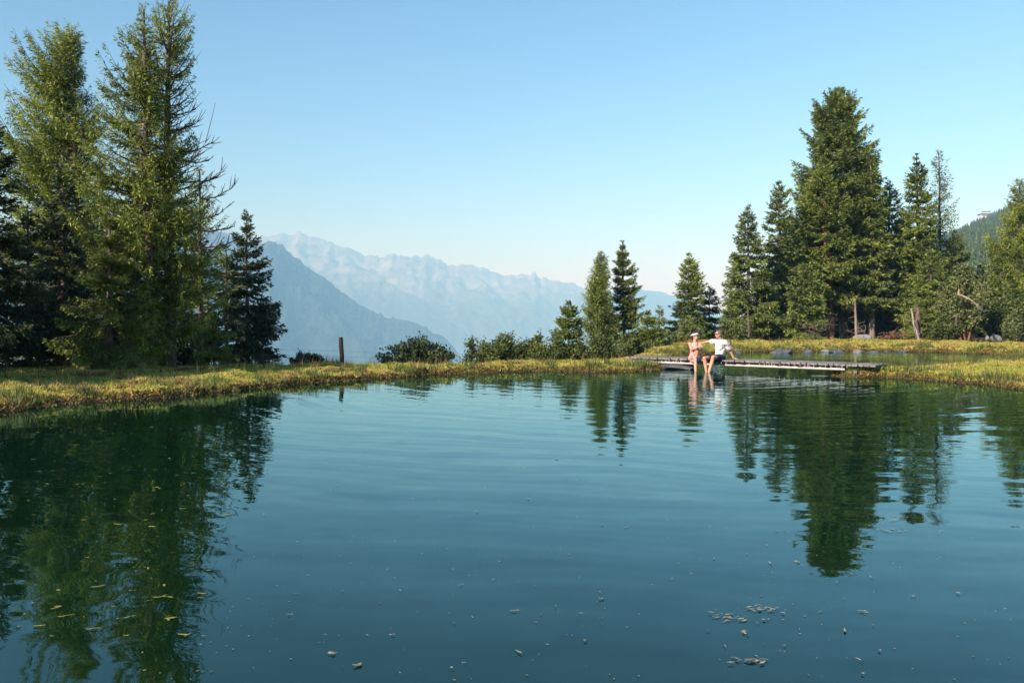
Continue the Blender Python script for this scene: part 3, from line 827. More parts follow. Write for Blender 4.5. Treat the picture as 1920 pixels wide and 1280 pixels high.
# bare branch, stump, stems, brush
def stick(name, label, cat, pts, rads, mat, group=None, sides=7, twigs=0, seed=0):
    rng = np.random.default_rng(seed)
    P = np.array([list(p) for p in pts]); base = P[0].copy()
    paths = [(P - base, np.array(rads))]
    for i in range(twigs):
        k = rng.integers(1, len(P))
        f = rng.random(); st = (P[k - 1] + (P[k] - P[k - 1]) * f) - base
        dv = rng.normal(size=3); dv /= np.linalg.norm(dv)
        ln = .15 + .5 * rng.random()
        paths.append((np.array([st, st + dv * ln * .5, st + dv * ln + np.array([0, 0, -.05])]), np.array([.014, .01, .006])))
    V, F = tube_mesh(paths, sides)
    o = mesh_obj(name, V, F, mat, smooth=True)
    o.location = base
    return tag(o, label, cat, group)
stick('broken_branch', 'bleached broken limb slanting down to the right out of the pale broadleaf tree', 'branch',
      [at(1798, 543, 46.6), at(1797, 552, 46.5), at(1803, 554, 46.5), at(1818, 561, 46.4), at(1830, 570, 46.4), at(1843, 580, 46.5)], [.03, .065, .06, .05, .04, .02], M_dead, twigs=5)
stick('leaning_stem', 'thin bleached stem leaning on the far bank in front of the broken stump', 'dead tree',
      [at(1723, 638, 45), at(1718, 622, 45), at(1713, 608, 45.1), at(1711, 590, 45.2), at(1708, 578, 45.2)], [.07, .06, .05, .05, .04], M_dead, twigs=10, seed=4)
stick('tree_stump', 'broken snag with flaking bark beside the thin leaning stem', 'stump',
      [at(1722, 636, 46), at(1722, 610, 46), at(1721, 592, 46), at(1722, 576, 46)], [.15, .12, .13, .07], M_bark, sides=10, twigs=26, seed=5)
GT = 'thin stems among the trunks of the right wood'
stick('young_stem', 'thin pale stem between the two pale trunks of the right wood', 'tree stem', [at(1606, 637, 52), at(1605, 615, 52), at(1604, 590, 52.2), at(1603, 560, 52.4)], [.09, .08, .07, .03], M_bark_grey, GT, twigs=14, seed=6)
stick('young_stem', 'short pale stem at the foot of the cone shaped spruce', 'tree stem', [at(1404, 632, 49), at(1404, 615, 49), at(1403, 595, 49), at(1402, 575, 49)], [.08, .07, .06, .04], M_bark, GT, twigs=6, seed=7)
stick('young_stem', 'bare curved stem under the broadleaf tree', 'tree stem', [at(1795, 632, 47), at(1794, 618, 47), at(1792, 605, 47), at(1794, 590, 47)], [.07, .07, .06, .04], M_bark, GT, twigs=4, seed=8)
def brush(name, label, px, py, Y, wpx, hpx, mat, seed, cnt=46):
    rng = np.random.default_rng(seed)
    c = at(px, py, Y); k = Y / FPX
    paths = []
    for i in range(cnt):
        st = np.array([(rng.random() - .5) * wpx * k, (rng.random() - .5) * 1.2, rng.random() * hpx * k * .6])
        dv = np.array([rng.normal() * .8, rng.normal() * .5, .1 + rng.random() * .5]); dv /= np.linalg.norm(dv)
        ln = (.3 + .6 * rng.random()) * wpx * k * .5
        bend = rng.normal(size=3) * .12
        paths.append((np.array([st, st + dv * ln * .5 + bend, st + dv * ln + np.array([0, 0, -.1])]), np.array([.022, .016, .008])))
    V, F = tube_mesh(paths, 4)
    o = mesh_obj(name, V, F, mat); o.location = c
    return tag(o, label, 'brush pile')
brush('brush_pile', 'heap of reddish dead twigs left of the leaning pale stem', 1680, 634, 47, 38, 20, M_deadred, 1, 34)
brush('brush_pile', 'grey tangle of dead branches left of the reddish trunk', 1535, 632, 50, 46, 42, M_bark, 2)
brush('brush_pile', 'loose grey fallen branches between the pale trunks of the right wood', 1612, 633, 54, 60, 26, M_bark_grey, 3, 24)

# ------------------------------------------------------------------ wooded hill far right (a wood that reads as one mass)
rng = np.random.default_rng(99)
VV = []; FF = []; AA = []; off = 0
cntr = 0
while cntr < 5200:
    u = 1560 + rng.random() * 520
    yy = 250 + (HILL_Y - 250 + 60) * rng.random() ** .7
    x = (u - 960) / FPX * yy
    z = float(slope_h(np.array([x]), np.array([yy]))[0])
    hgt = (13 + 10 * rng.random()) * min(1, .15 + yy / 750); rad_ = hgt * (.15 + .06 * rng.random())
    lay = 7; sd = 7
    for k in range(lay):
        f = k / lay
        r0 = rad_ * (1 - f) * (.8 + .4 * rng.random()); z0 = z + hgt * (.08 + .9 * f) ; z1 = z0 + hgt * .24
        an = rng.random() + np.arange(sd) * 2 * PI / sd
        jr = r0 * (.6 + .7 * rng.random(sd))
        ringv = np.stack([x + np.cos(an) * jr, yy + np.sin(an) * jr, z0 + rng.normal(size=sd) * hgt * .02], 1)
        VV.append(ringv); VV.append(np.array([[x, yy, min(z1, z + hgt * 1.02)]]))
        for q in range(sd): FF.append((off + q, off + (q + 1) % sd, off + sd))
        AA.append(np.full(sd + 1, .15 + .6 * rng.random() * .5 + .4 * rng.random()))
        off += sd + 1
    cntr += 1
o = mesh_obj('forest', np.concatenate(VV), np.array(FF), M_far, attr=np.concatenate(AA))
tag(o, 'hazy conifer forest covering the far hill at the right', kind='stuff')

# mountain station on the hill
M_white = simple_mat('white_plaster', (.50, .51, .52), (.62, .62, .62), .3, .7)
M_darkroof = simple_mat('dark_metal', (.03, .03, .035), (.06, .06, .065), 1, .5)
M_glass, n, b, o = new_mat('window_glass')
b.inputs['Base Color'].default_value = (.10, .13, .16, 1); b.inputs['Roughness'].default_value = .1
class MB:
    def __init__(s): s.V = []; s.F = []
    def box(s, c, d, M=None, tw=None):
        i = len(s.V)
        for dz in (-1, 1):
            for dx, dy in ((-1, -1), (1, -1), (1, 1), (-1, 1)):
                v = Vector((dx * d[0] / 2, dy * d[1] / 2, dz * d[2] / 2))
                if tw: v.z += tw * dx
                v = v + Vector(c)
                s.V.append(tuple(M @ v) if M else tuple(v))
        for f in ((3, 2, 1, 0), (4, 5, 6, 7), (0, 1, 5, 4), (1, 2, 6, 5), (2, 3, 7, 6), (3, 0, 4, 7)): s.F.append(tuple(i + k for k in f))
        return s
    def lathe(s, c, prof, seg=16, M=None):
        i = len(s.V)
        for r, z in prof:
            for k in range(seg):
                a = 2 * PI * k / seg
                v = Vector((c[0] + r * math.cos(a), c[1] + r * math.sin(a), c[2] + z))
                s.V.append(tuple(M @ v) if M else tuple(v))
        for j in range(len(prof) - 1):
            for k in range(seg):
                s.F.append((i + j * seg + k, i + j * seg + (k + 1) % seg, i + (j + 1) * seg + (k + 1) % seg, i + (j + 1) * seg + k))
        s.F.append(tuple(i + k for k in range(seg))[::-1]); s.F.append(tuple(i + (len(prof) - 1) * seg + k for k in range(seg)))
        return s
    def obj(s, name, mat, parent=None, smooth=False): return mesh_obj(name, s.V, s.F, mat, parent, smooth)
bp = at(1847, 409, HILL_Y - 60)
kk = (HILL_Y - 60) / FPX * .75
st = empty('mountain_station', bp, 'white flat roofed station building on the crest of the wooded hill', 'building', rz=R(-8))
MB().box((0, 0, 3 * kk), (26 * kk, 12, 12 * kk)).box((3 * kk, 2, 12.5 * kk), (14 * kk, 8, 6.5 * kk)).obj('wall', M_white, st)
MB().box((0, 0, 9.5 * kk), (30 * kk, 15, 1.0 * kk)).box((3 * kk, 2, 16.2 * kk), (16 * kk, 10, .8 * kk)).obj('roof', M_darkroof, st)
for j in range(5):
    MB().box(((-9.5 + 4.8 * j) * kk, -6.05, 5.2 * kk), (3.6 * kk, .3, 2.6 * kk)).obj('window', M_glass, st)
MB().box((9 * kk, 2, 18 * kk), (.5 * kk, .5, 12 * kk)).box((9 * kk, 2, 21 * kk), (4 * kk, .4, .4 * kk)).obj('mast', M_white, st)

# ------------------------------------------------------------------ fence post and wires
M_post = bark_mat('weathered_shaded_post_wood', (.016, .013, .012), (.05, .042, .036))  # weathered wood, its colour darkened to give the tree shade on the post
pb = at(641, 686, 25.5); ptop = at(639, 632, 25.5)
V, F = tube_mesh([(np.array([(0, 0, -.35), (0, 0, .1), (.0, 0, .35), (ptop.x - pb.x + .006, 0, .62), (ptop.x - pb.x, 0, ptop.z - pb.z)]), np.array([.078, .072, .066, .068, .062]))], 9)
F = [tuple(f) for f in F.tolist()] + [tuple(range(36, 45))]
o = mesh_obj('fence_post', V, F, M_post); o.location = pb
tag(o, 'dark weathered fence post standing alone on the grassy dam', 'post')
M_wire = simple_mat('fence_wire', (.10, .10, .10), (.2, .2, .2), 5, .4, metallic=.8)
GW = 'fence wires running past the dark fence post'
for (ya, yb, yc, lab) in ((654, 658, 668, 'upper thin fence wire sagging past the dark post'), (664, 668, 678, 'lower thin fence wire sagging past the dark post')):
    pts = [at(430, ya, 25.2), at(540, ya + 1.5, 25.4), at(640, yb, 25.45), at(700, yb + 3, 25.8), at(760, yc, 26.2)]
    stick('fence_wire', lab, 'wire', pts, [.003] * 5, M_wire, GW, sides=4)

# ------------------------------------------------------------------ rocks
M_rock = simple_mat('grey_rock', (.025, .028, .032), (.13, .14, .15), 5, .75, .03)
M_rock_pale = simple_mat('pale_rock', (.09, .095, .10), (.25, .25, .245), 4, .8, .03)
def rock(label, c, d, mat, seed, group=None, rz=0, cat='rock', name='rock'):
    bm = bmesh.new(); bmesh.ops.create_icosphere(bm, subdivisions=4, radius=1)
    rs = np.random.default_rng(seed); pl = [(Vector(rs.normal(size=3)).normalized(), .55 + .35 * rs.random()) for _ in range(11)]
    for v in bm.verts:
        p = v.co.copy()
        for nrm_, dd in pl:
            e = p.dot(nrm_) - dd
            if e > 0: p -= nrm_ * e * .9
        nz = fbm(np.array([p.x * 3 + seed]), np.array([p.y * 3 + p.z * 2]), seed, 3)[0] - .5
        v.co = Vector((p.x * d[0], p.y * d[1], p.z * d[2])) * (1 + nz * .16)
    me = bpy.data.meshes.new(name); bm.to_mesh(me); bm.free()
    me.materials.append(mat)
    o = bpy.data.objects.new(name, me); C.objects.link(o); o.location = c; o.rotation_euler = (0, 0, rz)
    return tag(o, label, cat, group)
GR = 'rocks along the waterline of the far pond'
def rpx(label, xl, xr, ytop, ybot, mat, seed, group=GR, dz=0):
    b = on((xl + xr) / 2, ybot, 0)
    wd = (xr - xl) / 2 * b.y / FPX; hh = (ybot - ytop) * b.y / FPX * .8
    return rock(label, (b.x, b.y + wd * .4, dz), (wd, wd * .55, hh * 1.05), mat, seed, group)
rock('long dark slab of rock lying under the left end of the bridge', (4.95, 26.15, .0), (.85, .5, .15), M_rock, 5, None, R(-30))
rpx('dark humped rock, largest at the left of the far bank', 1446, 1492, 649, 662, M_rock, 6)
rpx('small dark rock right of the largest humped rock', 1504, 1526, 653, 661, M_rock, 7)
rpx('flat pale topped rock left of the middle dark rock', 1539, 1558, 653, 660, M_rock_pale, 8)
rpx('dark wedge shaped rock in the middle of the far bank', 1556, 1584, 652, 661, M_rock, 9)
rpx('small pointed rock with a pale face right of the dark wedge', 1600, 1618, 653, 661, M_rock_pale, 10)
rpx('low flat grey rock at the right of the rock line', 1622, 1652, 656, 661, M_rock, 11)
rpx('flat grey rock at the far right waterline', 1678, 1708, 656, 660, M_rock, 12)
rpx('small round dark rock half hidden in the far bank grass', 1656, 1668, 652, 660, M_rock, 13)
rpx('small dark stone at the left start of the far bank', 1378, 1392, 655, 661, M_rock, 14)
b = at(1618, 634, 50); rock('rounded pale boulder between the trunks of the right wood', b, (.62, .5, .24), M_rock_pale, 15)
b = at(1851, 633, 44); rock('small whitish stone on the far grass left of the black hose', b, (.10, .10, .16), M_rock_pale, 16)
b = at(1868, 635, 44.5); rock('flat light grey stone behind the black hose', b, (.35, .25, .2), M_rock_pale, 17)
b = on(1556, 703, 0); rock('flat grey stone in the water under the right end of the bridge', (8.25, 22.75, -.01), (.26, .2, .05), M_rock, 18)

# black hose on the right bank
M_hose = simple_mat('black_plastic', (.012, .012, .013), (.03, .03, .03), 3, .4)
stick('black_hose', 'stiff black plastic hose curving out of the grass on the right bank', 'hose',
      [at(1862, 628, 41.0), at(1866, 636, 40), at(1872, 644, 38.8), at(1879, 650, 37.6), at(1886, 655, 36.6)], [.06] * 5, M_hose, sides=10)

# ------------------------------------------------------------------ bridge
A0 = Vector((3.62, 27.0, 0)); A1 = Vector((9.28, 22.02, 0))
bdir = (A1 - A0).normalized(); bnor = Vector((bdir.y, -bdir.x, 0))      # bnor points towards the open pond
if bnor.y > 0: bnor = -bnor
BL = (A1 - A0).length; BW = 1.10
DECK = .335
Mb = Matrix(((bdir.x, -bnor.x, 0, A0.x), (bdir.y, -bnor.y, 0, A0.y), (0, 0, 1, 0), (0, 0, 0, 1)))   # local x along, y away from pond
M_plank, n, b, o = new_mat('weathered_planks')
g = N(n, 'ShaderNodeTexCoord'); at_ = N(n, 'ShaderNodeAttribute', attribute_name='v')
mp = N(n, 'ShaderNodeMapping'); mp.inputs['Scale'].default_value = (22, 2.0, 10); n.links.new(g.outputs['Object'], mp.inputs[0])
nz = noise(n, 1.5, 6, .7, mp.outputs[0])
c0 = ramp(n, nz, [(.3, (.10, .095, .09)), (.7, (.36, .34, .33))])
cc = mixc(n, .6, c0, ramp(n, at_.outputs['Fac'], [(0, (.45, .42, .42)), (1, (1.0, .98, .97))]), 'MULTIPLY')
n.links.new(cc, b.inputs['Base Color']); b.inputs['Roughness'].default_value = .85
bn = N(n, 'ShaderNodeBump', i_Strength=.8, i_Distance=.006); n.links.new(nz, bn.inputs['Height']); n.links.new(bn.outputs[0], b.inputs['Normal'])
M_beam = simple_mat('pale_beam', (.32, .32, .32), (.52, .52, .51), 6, .6, .004)
bridge = empty('footbridge', A0, 'low grey plank footbridge crossing the narrow channel between the two ponds', 'bridge')
rng = np.random.default_rng(7)
mb = MB(); va = []
x = 0.0
while x < BL:
    pw = .135 + .03 * rng.random()
    jy = rng.normal() * .018; jl = rng.normal() * .02
    mb.box((x + pw / 2, BW / 2 + jy - .02, DECK - .024 + rng.normal() * .0025), (pw - .022, BW + .06 + jl, .046), tw=rng.normal() * .002)
    va += [rng.random()] * 8
    x += pw
Mloc = Matrix.Translation(-A0) @ Mb
V = np.array([tuple(Mloc @ Vector(v)) for v in mb.V])
mesh_obj('deck', V, mb.F, M_plank, bridge, attr=va)
for yy in (.10, BW - .16):
    mb = MB()
    mb.box((BL / 2 - .25, yy, .195), (BL - .9, .09, .052), Mloc)
    x = .4
    while x < BL - .8:
        mb.box((x, yy, (DECK - .048 + .2195) / 2), (.03, .085, DECK - .049 - .2195), Mloc); x += .17
    mb.obj('beam', M_beam, bridge)
for xx in (.45, BL - .42):
    MB().box((xx, BW / 2 - .02, .08), (.16, BW + .1, .17), Mloc).obj('sill_beam', M_plank, bridge)

# ------------------------------------------------------------------ people
class Solid:
    """union of rounded shapes, later fused by a voxel remesh into one surface"""
    def __init__(s): s.bm = bmesh.new()
    def ell(s, c, r, rot=None, seg=20):
        M = Matrix.Translation(Vector(c)) @ ((rot.to_matrix().to_4x4()) if rot else Matrix()) @ Matrix.Diagonal((r[0], r[1], r[2], 1))
        bmesh.ops.create_uvsphere(s.bm, u_segments=seg, v_segments=seg // 2 + 2, radius=1, matrix=M); return s
    def cap(s, a, b_, ra, rb, flat=1.0, side=None):
        a, b_ = Vector(a), Vector(b_)
        ax = (b_ - a); L = ax.length
        q = ax.normalized().to_track_quat('Z', 'Y') if side is None else None
        if side is not None:
            z = ax.normalized(); xx = (Vector(side) - z * Vector(side).dot(z)).normalized(); yy = z.cross(xx)
            q = Matrix((xx, yy, z)).transposed().to_quaternion()
        rings = []
        pr = [(math.sin(t) * ra, -math.cos(t) * ra) for t in (0.01, .5, 1.0)] + [(ra, 0), ((ra + rb) / 2, L / 2), (rb, L)] + [(math.cos(t) * rb, L + math.sin(t) * rb) for t in (.5, 1.0, 1.56)]
        for r, z in pr:
            rings.append([s.bm.verts.new(a + q @ Vector((math.cos(k * PI / 8) * r, math.sin(k * PI / 8) * r * flat, z))) for k in range(16)])
        for i in range(len(rings) - 1):
            for k in range(16): s.bm.faces.new((rings[i][k], rings[i][(k + 1) % 16], rings[i + 1][(k + 1) % 16], rings[i + 1][k]))
        s.bm.faces.new(rings[0][::-1]); s.bm.faces.new(rings[-1])
        return s
    def chain(s, pts, rad, flat=1.0, side=None):
        for i in range(len(pts) - 1): s.cap(pts[i], pts[i + 1], rad[i], rad[i + 1], flat, side)
        return s
    def obj(s, name, mat, parent, vox=.008, smooth=4, folds=0):
        me = bpy.data.meshes.new(name); s.bm.to_mesh(me); s.bm.free()
        me.materials.append(mat)
        o = bpy.data.objects.new(name, me); C.objects.link(o); o.parent = parent
        r = o.modifiers.new('r', 'REMESH'); r.mode = 'VOXEL'; r.voxel_size = vox; r.use_smooth_shade = True
        if smooth:
            m_ = o.modifiers.new('s', 'SMOOTH'); m_.iterations = smooth; m_.factor = .5
        if folds:
            tx = bpy.data.textures.new('folds', 'CLOUDS'); tx.noise_scale = .09; tx.noise_depth = 3
            d_ = o.modifiers.new('d', 'DISPLACE'); d_.texture = tx; d_.strength = folds; d_.mid_level = .5; d_.texture_coords = 'LOCAL'
        return o
def skin_mat(name, c):
    m, n, b, o = new_mat(name)
    nz = noise(n, 9, 3)
    n.links.new(ramp(n, nz, [(.3, tuple(x * .88 for x in c)), (.7, c)]), b.inputs['Base Color'])
    b.inputs['Roughness'].default_value = .5; b.inputs['Subsurface Weight'].default_value = .12
    b.inputs['Subsurface Radius'].default_value = (.012, .005, .003)
    return m
def cloth_mat(name, c, r=.9):
    m, n, b, o = new_mat(name)
    nz = noise(n, 14, 4)
    n.links.new(ramp(n, nz, [(.3, tuple(x * .86 for x in c)), (.7, c)]), b.inputs['Base Color'])
    b.inputs['Roughness'].default_value = r
    bn = N(n, 'ShaderNodeBump', i_Strength=.6, i_Distance=.012); n.links.new(nz, bn.inputs['Height']); n.links.new(bn.outputs[0], b.inputs['Normal'])
    return m
M_skin_m = skin_mat('man_skin', (.56, .29, .19))  # the man's own skin tone
M_skin_w = skin_mat('fair_skin', (.62, .35, .26))
M_shirt = cloth_mat('white_cotton', (.70, .71, .72))
M_shorts = cloth_mat('black_cloth', (.022, .024, .030))
M_pink = cloth_mat('pink_striped_cloth', (.72, .33, .33))
M_head = cloth_mat('white_headband', (.78, .76, .76))
M_hair_m = cloth_mat('greying_dark_hair', (.13, .10, .09), .7)
M_hair_w = cloth_mat('dark_brown_hair', (.035, .02, .015), .6)
M_lens, n, b, o = new_mat('sunglass_lens'); b.inputs['Base Color'].default_value = (.01, .01, .012, 1); b.inputs['Roughness'].default_value = .08
M_lips = skin_mat('lips', (.42, .13, .11))

def hand(S, wrist, fdir, palm_n, sc_=1.0, curl=.25, thumb_side=1):
    """palm and five fingers; fdir along the hand, palm_n out of the palm"""
    f = Vector(fdir).normalized(); nn_ = Vector(palm_n); nn_ = (nn_ - f * nn_.dot(f)).normalized(); sd = f.cross(nn_) * thumb_side
    wr = Vector(wrist)
    S.cap(wr, wr + f * .045 * sc_, .026 * sc_, .038 * sc_, .5, sd)
    S.cap(wr + f * .04 * sc_, wr + f * .085 * sc_, .040 * sc_, .040 * sc_, .38, sd)
    for i, (off_, ln) in enumerate(((.030, .070), (.010, .080), (-.010, .074), (-.030, .058))):
        p = wr + f * .085 * sc_ + sd * off_ * sc_
        a1 = curl * (1 + .1 * i)
        d1 = (f * math.cos(a1) + nn_ * math.sin(a1) + sd * off_ * 3).normalized()
        d2 = (f * math.cos(a1 * 2.2) + nn_ * math.sin(a1 * 2.2) + sd * off_ * 2).normalized()
        d3 = (f * math.cos(a1 * 3.1) + nn_ * math.sin(a1 * 3.1)).normalized()
        q1 = p + d1 * ln * .45 * sc_; q2 = q1 + d2 * ln * .32 * sc_; q3 = q2 + d3 * ln * .23 * sc_
        S.chain([p, q1, q2, q3], [.0098 * sc_, .0092 * sc_, .0085 * sc_, .0075 * sc_])
    p = wr + f * .025 * sc_ + sd * .03 * sc_
    d1 = (f * .65 + sd * .75 + nn_ * .25).normalized(); d2 = (f * .9 + sd * .35 + nn_ * .35).normalized()
    S.chain([p, p + d1 * .038 * sc_, p + d1 * .038 * sc_ + d2 * .045 * sc_], [.014 * sc_, .0115 * sc_, .009 * sc_])
def foot(S, ankle, fdir, sc_=1.0):
    f = Vector(fdir).normalized(); a = Vector(ankle); dn = Vector((0, 0, -1)); sd = f.cross(dn).normalized()
    S.cap(a + dn * .03 - f * .04, a + dn * .05 + f * .06, .035 * sc_, .036 * sc_)
    S.cap(a + dn * .05 + f * .06, a + dn * .065 + f * .15, .036 * sc_, .034 * sc_, .5, sd)
    for i, o_ in enumerate((-.028, -.013, .0, .012, .023)):
        S.cap(a + dn * .068 + f * .155 + sd * o_, a + dn * .07 + f * (.195 - .008 * i) + sd * o_ * 1.1, .013 if i == 0 else .010, .010 if i == 0 else .008)
def head(S, c, face, up=(0, 0, 1), s=1.0):
    """head around centre c looking along face; returns local frame"""
    f = Vector(face).normalized(); u = Vector(up); u = (u - f * u.dot(f)).normalized(); r_ = f.cross(u)
    q = Matrix((r_, f, u)).transposed().to_quaternion()
    P = lambda x, y, z: Vector(c) + (r_ * x + f * y + u * z) * s
    S.ell(P(0, -.012, .03), (.074 * s, .094 * s, .088 * s), q)           # cranium
    S.ell(P(0, .022, -.035), (.058 * s, .066 * s, .078 * s), q)         # face
    S.ell(P(0, .052, -.092), (.026 * s, .024 * s, .020 * s), q, 10)     # chin
    S.cap(P(0, .082, .010), P(0, .103, -.028), .008 * s, .0135 * s)     # nose
    S.ell(P(-.016, .072, -.03), (.018 * s, .016 * s, .014 * s), q, 10); S.ell(P(.016, .072, -.03), (.018 * s, .016 * s, .014 * s), q, 10)
    S.cap(P(-.03, .078, .030), P(.03, .078, .030), .011 * s, .011 * s)  # brow
    S.cap(P(-.018, .079, -.062), P(.018, .079, -.062), .0075 * s, .0075 * s)
    for k in (-1, 1): S.ell(P(k * .074, -.008, -.012), (.010 * s, .020 * s, .030 * s), q, 10)
    return P, q
def lens_glasses(P, q, s, parent):
    S = Solid()
    for k in (-1, 1):
        S.ell(P(k * .033, .084, .010), (.027 * s, .010 * s, .020 * s), q, 14)
        S.cap(P(k * .058, .074, .014), P(k * .077, -.005, .010), .004 * s, .004 * s)
    S.cap(P(-.012, .094, .014), P(.012, .094, .014), .004 * s, .004 * s)
    return S.obj('sunglasses', M_lens, parent, .004, 1)
def bd(u, v, z):   # bridge coords: u metres along from left end, v metres out over the pond from the front edge
    p = A0 + bdir * u + bnor * v
    return Vector((p.x, p.y, z))

# frame for the man: work from pixels at the depth of the front edge
YM = 24.95
man = empty('person', at(1350, 674, YM), 'man in white T-shirt and black shorts sitting on the bridge, arm stretched behind the woman', 'person')
def M_(px, py, dy=0.0):
    return at(px, py, YM + dy)
o_ = Vector(man.location)
def rel(*a): return M_(*a) - o_
S = Solid()
hip = rel(1349.5, 670, .12); hipL = rel(1354, 671, .02); hipR = rel(1345, 671, .10)
chest = rel(1350.5, 647, .10); neckb = rel(1350.5, 637.5, .10); hc = rel(1347.0, 626.8, .06)
shR = rel(1341.5, 640.5, .02 + .16); shL = rel(1361.5, 641.5, .02)
S.cap(hip, rel(1350, 660, .12), .135, .125, .75, (1, .4, 0)); S.cap(rel(1350, 660, .12), chest, .125, .155, .68, (1, .35, 0)); S.cap(chest, neckb + Vector((0, 0, -.05)), .150, .105, .62, (1, .3, 0))
S.cap(neckb, hc + Vector((.0, .01, -.05)), .058, .052)
P, q = head(S, hc, (-.93, -.36, -.03), (.05, 0, 1))
# right arm behind the woman
elR = rel(1329, 640, .32); wrR = rel(1316, 643, .36)
S.chain([shR, elR], [.055, .042]); S.chain([elR, wrR], [.042, .027]); hand(S, wrR, (-1, .1, -.05), (0, -1, -.3), 1, .3, 1)
# left arm propped on the deck
elL = rel(1369.5, 658, .14); wrL = rel(1375.5, 671.2, .16)
S.chain([shL, elL], [.055, .043]); S.chain([elL, wrL], [.043, .028]); hand(S, wrL, (.98, .1, -.22), (0, 0, -1), 1.05, .06, -1)
# legs
knR = rel(1320.5, 671.5, -.42); knL = rel(1337.0, 669.5, -.50)
fR = rel(1325.0, 697, -.46); fL = rel(1328.5, 698, -.56)
fR.z = -.04 - o_.z; fL.z = -.04 - o_.z
S.chain([hipR, (hipR + knR) / 2, knR], [.088, .078, .056]); S.chain([hipL, (hipL + knL) / 2, knL], [.088, .078, .056])
for kn, ft in ((knR, fR), (knL, fL)):
    cm = kn + (ft - kn) * .33
    S.chain([kn, cm + Vector((.01, .02, 0)), ft], [.052, .055, .034]); foot(S, ft + Vector((0, 0, -.01)), (-.5, -.8, -.1))
S.obj('body', M_skin_m, man, .0065, 3)
S = Solid()   # T-shirt
S.cap(hip + Vector((0, 0, .03)), rel(1350, 660, .12), .150, .140, .80, (1, .4, 0)); S.cap(rel(1350, 660, .12), chest, .142, .170, .72, (1, .35, 0)); S.cap(chest, neckb + Vector((0, 0, -.045)), .166, .104, .66, (1, .3, 0))
S.chain([shR + Vector((.03, 0, 0)), shR + (elR - shR) * .25, shR + (elR - shR) * .62], [.073, .072, .074])
S.chain([shL + Vector((-.03, 0, 0)), shL + (elL - shL) * .3, shL + (elL - shL) * .66], [.073, .074, .076])
S.obj('shirt', M_shirt, man, .010, 3, .055)
S = Solid()   # shorts
S.cap(hip + Vector((0, 0, -.01)), hip + Vector((0, 0, .05)), .150, .145, .8, (1, .4, 0))
S.chain([hipR, hipR + (knR - hipR) * .66], [.108, .092]); S.chain([hipL, hipL + (knL - hipL) * .66], [.108, .092])
S.obj('shorts', M_shorts, man, .010, 3, .035)
S = Solid()
S.ell(P(0, -.024, .042), (.083, .098, .090), q); S.ell(P(0, -.05, .0), (.078, .062, .08), q)
hm = S.obj('hair', M_hair_m, man, .008, 2)
# keep the hair off the face: it is a cap, so shift it back and cut with the forehead plane
lens_glasses(P, q, 1.05, man)
S = Solid(); S.cap(P(-.022, .083, -.062), P(.022, .083, -.062), .006, .006); S.obj('mouth', M_lips, man, .003, 1)

YW = 25.35
woman = empty('person', at(1303, 674, YW), 'woman in pink romper and white headband sitting on the bridge hugging one knee', 'person')
o_ = Vector(woman.location)
def rel(px, py, dy=0.0): return at(px, py, YW + dy) - o_
S = Solid()
hip = rel(1301.5, 671, .10); hipL = rel(1306, 671.5, .02); hipR = rel(1297, 671.5, .14)
chest = rel(1301.5, 652, .02); neckb = rel(1303, 642, .02); hc = rel(1303.2, 630.5, .0)
shR = rel(1293.5, 644.0, .12); shL = rel(1312, 644.5, -.04)
S.cap(hip, rel(1301, 661, .10), .130, .100, .78, (1, -.2, 0)); S.cap(rel(1301, 661, .10), chest, .100, .118, .7, (1, -.2, 0)); S.cap(chest, neckb + Vector((0, 0, -.03)), .115, .075, .62, (1, -.2, 0))
S.cap(neckb, hc + Vector((0, .01, -.05)), .045, .044)
P, q = head(S, hc, (.80, -.58, -.06), (-.06, 0, 1), .95)
knR = rel(1309.0, 656.5, -.36); ftR = rel(1305.5, 672.5, -.16)        # raised knee
knL = rel(1303.5, 671.0, -.42); ftL = rel(1304.5, 697, -.50); ftL.z = -.04 - o_.z
S.chain([hipR, (hipR + knR) / 2, knR], [.085, .075, .052]); cm = knR + (ftR - knR) * .33
S.chain([knR, cm, ftR], [.050, .052, .033]); foot(S, ftR + Vector((0, 0, .03)), (.25, -.95, 0), .9)
S.chain([hipL, (hipL + knL) / 2, knL], [.085, .075, .052]); cm = knL + (ftL - knL) * .33
S.chain([knL, cm, ftL], [.050, .052, .032]); foot(S, ftL, (-.1, -.95, -.1), .9)
elR = rel(1296.5, 655, -.20); wrR = rel(1305.5, 652.5, -.42)
S.chain([shR, elR, wrR], [.046, .036, .024]); hand(S, wrR, (.9, -.35, .1), (0, .3, -1), .9, .35, 1)
elL = rel(1315.5, 654, -.22); wrL = rel(1311.5, 650.0, -.46)
S.chain([shL, elL, wrL], [.046, .036, .024]); hand(S, wrL, (-.9, -.1, -.1), (0, .2, -1), .9, .35, -1)
S.obj('body', M_skin_w, woman, .006, 3)
S = Solid()
S.cap(hip + Vector((0, 0, .0)), rel(1301, 661, .10), .146, .112, .82, (1, -.2, 0)); S.cap(rel(1301, 661, .10), chest, .112, .130, .74, (1, -.2, 0)); S.cap(chest, chest + (neckb - chest) * .55, .129, .100, .66, (1, -.2, 0))
for a_ in (-.05, .05): S.cap(chest + Vector((a_, -.07, .05)), neckb + Vector((a_ * 1.2, -.02, .0)), .013, .013); S.cap(chest + Vector((a_, .07, .04)), neckb + Vector((a_ * 1.2, .0, .0)), .013, .013)
S.chain([hipL, hipL + (knL - hipL) * .55], [.100, .088]); S.chain([hipR, hipR + (knR - hipR) * .42], [.100, .088])
S.obj('romper', M_pink, woman, .009, 3, .035)
S = Solid()
S.ell(P(0, -.028, .045), (.084, .092, .094), q); S.ell(P(0, -.07, -.03), (.055, .045, .075), q)
S.obj('hair', M_hair_w, woman, .008, 2)
